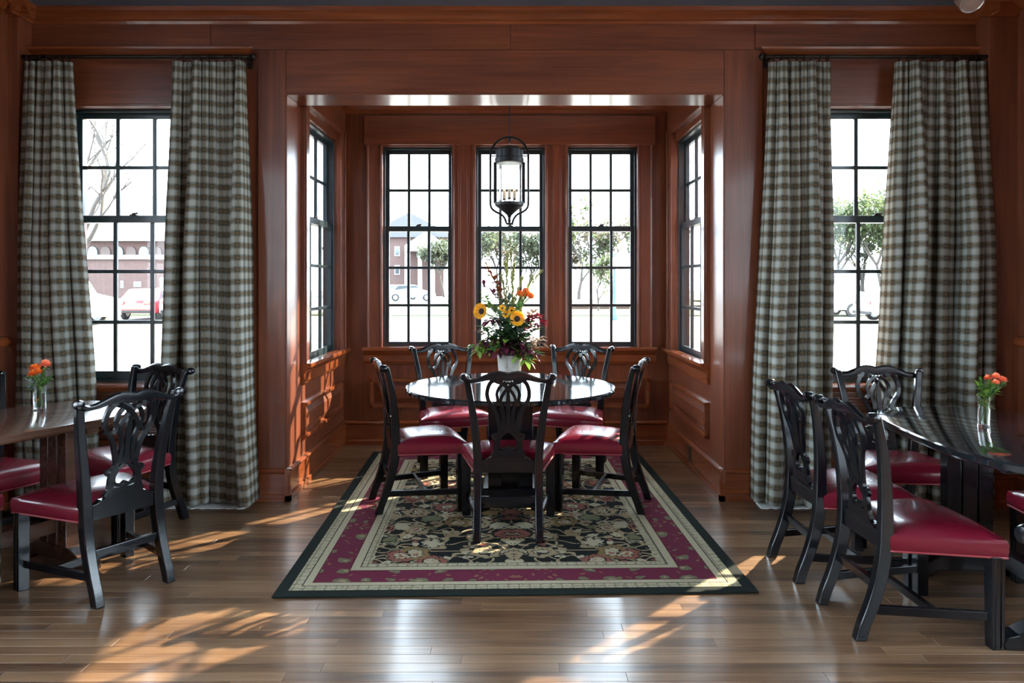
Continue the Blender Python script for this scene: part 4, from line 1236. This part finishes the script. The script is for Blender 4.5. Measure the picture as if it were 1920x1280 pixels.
glass_vase('clear glass vase of coral flowers on the black oval table', VR, .140, .0265)
for k, (px, py, r) in enumerate(((1852, 710, .020), (1864, 707, .022), (1874, 712, .020), (1858, 716, .018))):
    mum('coral_carnation', 'coral carnation in the glass vase on the black oval table', (VR[0] + .008 * math.cos(k * 2), VR[1] + .008 * math.sin(k * 2), VR[2] + .022), av(VR, px, py, 1844, 425, -.01 * k), r, CORAL, 230 + k, 'coral flowers on the oval table')
for k, (px, py) in enumerate(((1833, 722), (1840, 728), (1848, 722), (1856, 728), (1868, 730), (1880, 718), (1845, 735), (1838, 716), (1860, 720))):
    sprig('vase_sprig', 'thin green sprig in the vase of coral flowers', 'sprig', (VR[0] + .010 * math.cos(k), VR[1] + .010 * math.sin(k), VR[2] + .025), av(VR, px, py, 1844, 425, -.005), GREEN if k % 2 else LIME, 11, .026, .009, 240 + k, 'sprigs in the vase on the oval table', .3)

# ================================================================ outside
GZ = -.30
ASPH = plain('pale sunlit concrete', (.15, .145, .14), .9, bump=(8, .2))
GRASS = plain('lawn grass', (.062, .075, .032), .95, bump=(40, .6))
MULCH = plain('bark mulch', (.040, .022, .014), .95, bump=(40, .6))
g = box('ground', -90, 90, 6.75, 160, GZ - .3, GZ, ASPH); tag(g, 'pale concrete parking lot outside the windows', 'ground', kind='structure')
g = box('ground', -90, 90, -60, 6.75, GZ - .3, GZ - .002, ASPH); tag(g, 'pale concrete pavement around the building', 'ground', kind='structure')
lawn = box('lawn', -6, 40, 38, 75, GZ, GZ + .06, GRASS); tag(lawn, 'green lawn beyond the parking lot with young trees', 'lawn', kind='structure')
lawn = box('lawn', -60, -9.5, 38.5, 42, GZ, GZ + .08, GRASS); tag(lawn, 'strip of grass in front of the brick building', 'lawn', kind='structure')
lawn = box('lawn', 16, 80, 43, 70, GZ, GZ + .06, GRASS); tag(lawn, 'grass verge with a kerb beyond the oval table window', 'lawn', kind='structure')
mb_ = box('mulch_bed', 3.0, 22, 47, 47.9, GZ + .06, GZ + .28, MULCH, None, .05); tag(mb_, 'low brown mulch bed on the lawn', 'mulch bed')

# cars
def paint(name, c): return plain(name, c, .22, coat=.8)
CARGLASS = plain('dark car glass', (.03, .05, .06), .08, coat=.6)
TYRE = plain('black tyre rubber', (.015, .015, .015), .8)
HUB = plain('silver wheel hub', (.45, .45, .45), .3, metal=.7)
TAIL = plain('red tail light', (.45, .01, .01), .2, coat=.6)
PLATE = plain('white licence plate', (.8, .8, .8), .5)
def car(name, label, cat, loc, rz, L, W, H, mat, van=False):
    t = thing(name, label, cat, loc, rz)
    h = L / 2
    if van:
        side = [(-h, .35), (-h, H - .05), (-h + .15, H), (h * .45, H), (h * .62, H * .62), (h - .05, H * .52), (h, H * .40), (h, .35)]
    else:
        side = [(-h, .32), (-h - .02, .60), (-h + .04, H * .66), (-h + .45, H * .68), (-h + .95, H - .05), (-h + 1.3, H), (.25, H), (.55, H - .05), (1.15, H * .68), (h - .25, H * .58), (h, H * .48), (h + .03, .50), (h, .32)]
    b = MB(); rings = []
    for y, k in ((-W / 2, 0), (-W / 2 + .08, 1), (W / 2 - .08, 1), (W / 2, 0)):
        rings.append([(x, y * (1 if z < H * .7 else .86), z if k else z - .02) for x, z in side])
    b.loft(rings); b.build('body', mat, t, 35, .05, 3)
    g = MB()
    wz0, wz1 = H * .68 + .02, H - .09
    for s in (-1, 1):
        if van:
            g.poly([(h * .10, H * .62), (h * .50, H * .62), (h * .40, H - .12), (h * .10, H - .12)], lambda u, w, q: (u, s * (W / 2 * .86 + .07 + q), w), 0, .02)
        else:
            g.poly([(-h + .75, wz0), (1.02, wz0), (.52, wz1), (-h + 1.12, wz1)], lambda u, w, q: (u, s * (W / 2 * .86 + .045 + q), w), 0, .02)
    if van: g.box(-h - .015, -h + .02, -W * .36, W * .36, H * .60, H - .2)
    else:
        xa, xb = -h + .50, -h + .92
        g.loft([[(xa - .03, -W * .36, wz0), (xa - .03, W * .36, wz0), (xb - .05, W * .31, wz1 + .02), (xb - .05, -W * .31, wz1 + .02)], [(xa + .03, -W * .36, wz0), (xa + .03, W * .36, wz0), (xb + .03, W * .31, wz1 + .02), (xb + .03, -W * .31, wz1 + .02)]])
    g.build('windows', CARGLASS, t)
    wr_ = .34
    for x in (-h * .62, h * .64):
        for s in (-1, 1):
            w = MB(); w.lathe([(wr_ * .6, -.10), (wr_, -.08), (wr_, .08), (wr_ * .6, .10)], 20); w.v = [(x + xx, s * (W / 2 - .08) + zz, wr_ + yy) for xx, yy, zz in w.v]
            wo = w.build('wheel', TYRE, t, 40)
            q = MB(); q.lathe([(.05, -.115), (wr_ * .58, -.105), (wr_ * .58, .105), (.05, .115)], 14); q.v = [(x + xx, s * (W / 2 - .08) + zz, wr_ + yy) for xx, yy, zz in q.v]
            q.build('hub', HUB, wo, 40)
    for s in (-1, 1):
        tl = MB(); tl.box(-h - .05, -h + .06, s * W * .34 - .16, s * W * .34 + .16, H * .50, H * .60) if not van else tl.box(-h - .03, -h + .05, s * W * .44 - .06, s * W * .44 + .06, .9, 1.4)
        tl.build('tail_light', TAIL, t, False, .02)
    p = MB(); p.box(-h - .06, -h, -.26, .26, .55, .70); p.build('licence_plate', PLATE, t)
    bp = MB(); bp.box(-h - .07, -h + .1, -W * .46, W * .46, .33, .46); bp.build('bumper', TYRE, t, False, .03)
    return t
# x(px) at depth D: (px - 957) * D / 1420
def ox(px, D): return (px - 957) * D / 1420.0
car('red_car', 'red car parked with its tail lights toward the brown table window', 'car', (ox(275, 35), 36, GZ), PI / 2, 4.4, 1.74, 1.42, paint('red car paint', (.42, .01, .02)))
car('white_car', 'white car parked next to the red car, nearer the alcove', 'car', (ox(352, 35), 36.3, GZ), PI / 2, 4.5, 1.78, 1.45, paint('white car paint', (.75, .75, .75)))
car('white_pickup', 'white van parked sideways between the window and the red car', 'van', (ox(86, 30), 30, GZ), 0.05, 5.0, 1.9, 2.0, paint('white van paint', (.78, .78, .78)), True)
car('grey_car', 'grey blue car parked far off beyond the sunlit side window', 'car', (ox(770, 70), 70, GZ), .15, 4.5, 1.8, 1.5, paint('grey blue car paint', (.05, .06, .075)))
car('teal_car', 'teal car parked behind the grey blue car', 'car', (ox(748, 76), 76, GZ), .1, 4.4, 1.8, 1.5, paint('teal car paint', (.035, .07, .075)))
car('white_van', 'white van parked beyond the black oval table window', 'van', (ox(1520, 38), 38, GZ), .05, 5.2, 2.0, 2.2, paint('white delivery van paint', (.80, .80, .80)), True)
car('white_sedan', 'white sedan with dark wheels beside the white van', 'car', (ox(1716, 33), 33, GZ), 0, 4.6, 1.85, 1.5, paint('white sedan paint', (.80, .80, .80)))
# kerb lines and wheel stops beyond the oval table window
for k, (px, D, w) in enumerate(((1568, 11.5, 1.5), (1568, 13.0, 1.6))):
    b = box('wheel_stop', ox(px, D) - w / 2, ox(px, D) + w / 2, D, D + .16, GZ, GZ + .13, plain('grey concrete wheel stop', (.28, .30, .30), .9), None, .03)
    tag(b, ['grey concrete wheel stop closest to the oval table window', 'grey concrete wheel stop closest to the white van'][k], 'wheel stop')

# brick building behind the red car
def brick_mat():
    m, nt, p = new_mat('red brick wall')
    tc = nt.nodes.new('ShaderNodeTexCoord'); mp = nt.nodes.new('ShaderNodeMapping'); mp.inputs['Rotation'].default_value = (PI / 2, 0, 0); mp.inputs['Scale'].default_value = (1, 1, 1)
    br = nt.nodes.new('ShaderNodeTexBrick'); br.inputs['Scale'].default_value = 4.0
    br.inputs['Color1'].default_value = (.080, .040, .034, 1); br.inputs['Color2'].default_value = (.062, .030, .026, 1); br.inputs['Mortar'].default_value = (.085, .075, .07, 1)
    nt.links.new(tc.outputs['Object'], mp.inputs['Vector']); nt.links.new(mp.outputs[0], br.inputs['Vector']); nt.links.new(br.outputs[0], p.inputs['Base Color'])
    p.inputs['Roughness'].default_value = .9
    return m
BRICK = brick_mat()
ROOF = plain('grey shingle roof', (.075, .075, .08), .9, bump=(20, .5))
WTRIM = plain('white painted trim', (.30, .30, .30), .6)
D0 = 44.0; s0 = 1420 / D0
bl = thing('brick_building', 'long brick building with a grey roof behind the red car', 'building', (0, 0, GZ))
def zz(py): return 1.38 - (py - 530) / s0 - GZ
x0, x1 = -40, ox(400, D0)
b = MB(); b.box(x0, x1, D0, D0 + 12, 0, zz(482)); b.build('wall', BRICK, bl)
b = MB(); b.box(x0 - .1, x1 + .1, D0 - .15, D0, zz(486), zz(478)); b.build('stone_band', WTRIM, bl)
b = MB(); b.box(x0, x1, D0 + .1, D0 + 12, zz(482), zz(452)); b.build('upper_wall', BRICK, bl)
px = 150
k = 0
while px < 400:
    w = MB(); pts = [(ox(px + 9 * math.cos(a), D0), zz(472 - 10 * math.sin(a))) for a in [PI * q / 10 for q in range(11)]]
    pts = [(ox(px + 9, D0), zz(481))] + pts + [(ox(px - 9, D0), zz(481))]
    w.poly(pts, lambda u, v, q: (u, D0 + q, v), -.04, .12); w.build('arched_window', CARGLASS if k % 2 else plain('brown shutter', (.07, .05, .045), .8), bl); px += 24; k += 1
b = MB(); b.box(x0 - .4, x1 + .4, D0 - .5, D0 + 12.4, zz(452), zz(446)); b.build('eaves', WTRIM, bl)
b = MB(); b.poly([(D0 - .6, zz(446)), (D0 + 6, zz(345)), (D0 + 12.6, zz(446))], lambda u, v, q: (q, u, v), x0 - .5, x1 + .5); b.build('roof', ROOF, bl)
for px, w_, py0, py1 in ((229, 5, 526, 540), (258, 14, 528, 538), (308, 16, 520, 540)):
    b = MB(); b.box(ox(px - w_ / 2, D0), ox(px + w_ / 2, D0), D0 - .04, D0 + .1, zz(py1), zz(py0)); wo = b.build('window', WTRIM, bl)
    b = MB(); b.box(ox(px - w_ / 2 + 1, D0), ox(px + w_ / 2 - 1, D0), D0 - .06, D0 + .05, zz(py1 - 1), zz(py0 + 1)); b.build('pane', CARGLASS, wo)

# far house seen through the alcove
D1 = 95.0; s1 = 1420 / D1
def z1(py): return 1.38 - (py - 530) / s1 - GZ
hs = thing('brick_house', 'far brick house with a white columned porch seen through the alcove window', 'house', (0, 0, GZ))
b = MB(); b.box(ox(690, D1), ox(846, D1), D1, D1 + 9, 0, z1(445)); b.build('wall', BRICK, hs)
b = MB(); b.poly([(ox(680, D1), z1(445)), (ox(768, D1), z1(398)), (ox(856, D1), z1(445))], lambda u, v, q: (u, D1 + q, v), -.5, 9.5); b.build('roof', ROOF, hs)
b = MB(); b.poly([(ox(765, D1), z1(462)), (ox(803, D1), z1(436)), (ox(842, D1), z1(462))], lambda u, v, q: (u, D1 + q, v), -3, .2); b.build('porch_gable', WTRIM, hs)
b = MB(); b.box(ox(765, D1), ox(842, D1), D1 - 3, D1, z1(472), z1(462)); b.build('porch_beam', WTRIM, hs)
for px in (768, 792, 815, 839):
    b = MB(); b.lathe([(.35, 0), (.28, .3), (.24, z1(472))], 12, (ox(px, D1), D1 - 2.6, 0)); b.build('porch_column', WTRIM, hs, True)
for px in (705, 725, 745):
    for py in (505, 470):
        b = MB(); b.box(ox(px - 5, D1), ox(px + 5, D1), D1 - .1, D1 + .1, z1(py + 10), z1(py - 8)); wo = b.build('window', WTRIM, hs)
        b = MB(); b.box(ox(px - 3.5, D1), ox(px + 3.5, D1), D1 - .14, D1, z1(py + 8), z1(py - 6)); b.build('pane', CARGLASS, wo)

# trees
BARK = plain('grey brown tree bark', (.05, .042, .036), .95, bump=(20, .8))
TREE_G = leafy('spring green foliage', (.038, .058, .020), (.085, .105, .045), .7, .4)
TREE_D = leafy('dull green foliage', (.035, .046, .024), (.070, .082, .048), .7, .4)
TREE_B = leafy('thin tan foliage', (.060, .052, .036), (.100, .090, .066), .7, .4)
def tree(label, loc, h, spread, seed, mat, nleaf=1400, ls=.16, name='tree', group=None):
    rg = random.Random(seed)
    t = thing(name, label, 'tree', loc, 0, group)
    tr = MB(); tips = []
    def grow(p, d, ln_, r, lev):
        pts = [p]; q = Vector(p); dd = Vector(d)
        for _ in range(4):
            dd = (dd + Vector((rg.uniform(-.16, .16), rg.uniform(-.16, .16), rg.uniform(-.02, .12)))).normalized()
            q = q + dd * (ln_ / 4); pts.append(q.copy())
        tr.tube(pts, [r * (1 - .12 * i) for i in range(5)], 6 if lev < 2 else 4)
        if lev >= 2: tips.extend(pts[2:])
        if lev < 4:
            for k in range(3 if lev else 5):
                a = rg.uniform(0, 2 * PI); s = spread * rg.uniform(.6, 1.1)
                nd = (dd + Vector((math.cos(a) * s, math.sin(a) * s, rg.uniform(-.1, .35)))).normalized()
                grow(pts[rg.choice((2, 3, 4)) if k else 4], nd, ln_ * rg.uniform(.58, .78), r * .55, lev + 1)
    grow(Vector((0, 0, 0)), Vector((0, 0, 1)), h * .32, h * .018, 0)
    tr.build('trunk', BARK, t, 60)
    if nleaf:
        lf = MB()
        for _ in range(nleaf):
            p = rg.choice(tips) + Vector((rg.gauss(0, 1), rg.gauss(0, 1), rg.gauss(0, 1))) * (h * .028)
            leaf(lf, p, (rg.uniform(-1, 1), rg.uniform(-1, 1), rg.uniform(-1, .6)), ls * rg.uniform(.7, 1.3), ls * .6, .2)
        lf.build('foliage', mat, t)
    return t
tree('bare tree with thin branches outside the brown table window', (ox(92, 24), 25, GZ), 10, .8, 5, None, 0)
tree('bare tree with thin branches between the brick building and the alcove', (ox(370, 30), 31, GZ), 10, .8, 6, None, 0)
tree('young green tree on the lawn close to the lamp post', (ox(1122, 44), 44, GZ), 4.2, .7, 11, TREE_G, 900, .2)
tg = 'distant trees behind the lawn'
for k, (px, D, h, mt) in enumerate(((880, 78, 9, 1), (935, 84, 10, 2), (985, 76, 8.5, 1), (1040, 82, 9.5, 2), (1085, 74, 11, 0), (1150, 78, 12, 2), (1195, 72, 10, 0), (1250, 76, 11, 1), (832, 88, 9, 1), (730, 110, 14, 2), (660, 104, 13, 1))):
    tree(['distant spring green tree behind the lawn', 'distant dull green tree behind the lawn', 'distant tan tree in thin leaf behind the lawn'][mt], (ox(px, D), D, GZ), h, .95, 20 + k, (TREE_G, TREE_D, TREE_B)[mt], 1500, .42, 'tree', tg)
for k, (px, D, h, mt) in enumerate(((1490, 60, 11, 0), (1565, 52, 9.5, 0), (1615, 62, 11.0, 1), (1660, 50, 9.0, 0), (1725, 58, 11, 1), (1800, 52, 10.5, 0))):
    tree(['leafy spring green tree beyond the oval table window', 'leafy dull green tree beyond the oval table window'][mt], (ox(px, D), D, GZ), h, .9, 40 + k, (TREE_G, TREE_D)[mt], 2200, .30, 'tree', 'trees beyond the oval table window')
# lamp post
D2 = 34.0
lp = thing('lamp_post', 'dark teal lamp post on the lawn seen through the alcove', 'lamp post', (ox(1152, D2), D2, GZ))
TEAL = plain('dark teal post paint', (.02, .06, .08), .5)
b = MB(); b.lathe([(.16, 0), (.16, .25), (.10, .35), (.07, .5), (.055, 2.3)], 12); b.build('post', TEAL, lp, 40)
b = MB(); b.lathe([(.07, 2.3), (.16, 2.4), (.20, 2.75), (.12, 2.85)], 10); b.build('lamp_glass', plain('frosted lamp glass', (.7, .7, .66), .4), lp, 40)
b = MB(); b.lathe([(.24, 2.85), (.16, 2.98), (.03, 3.06)], 10); b.build('cap', TEAL, lp, 40)
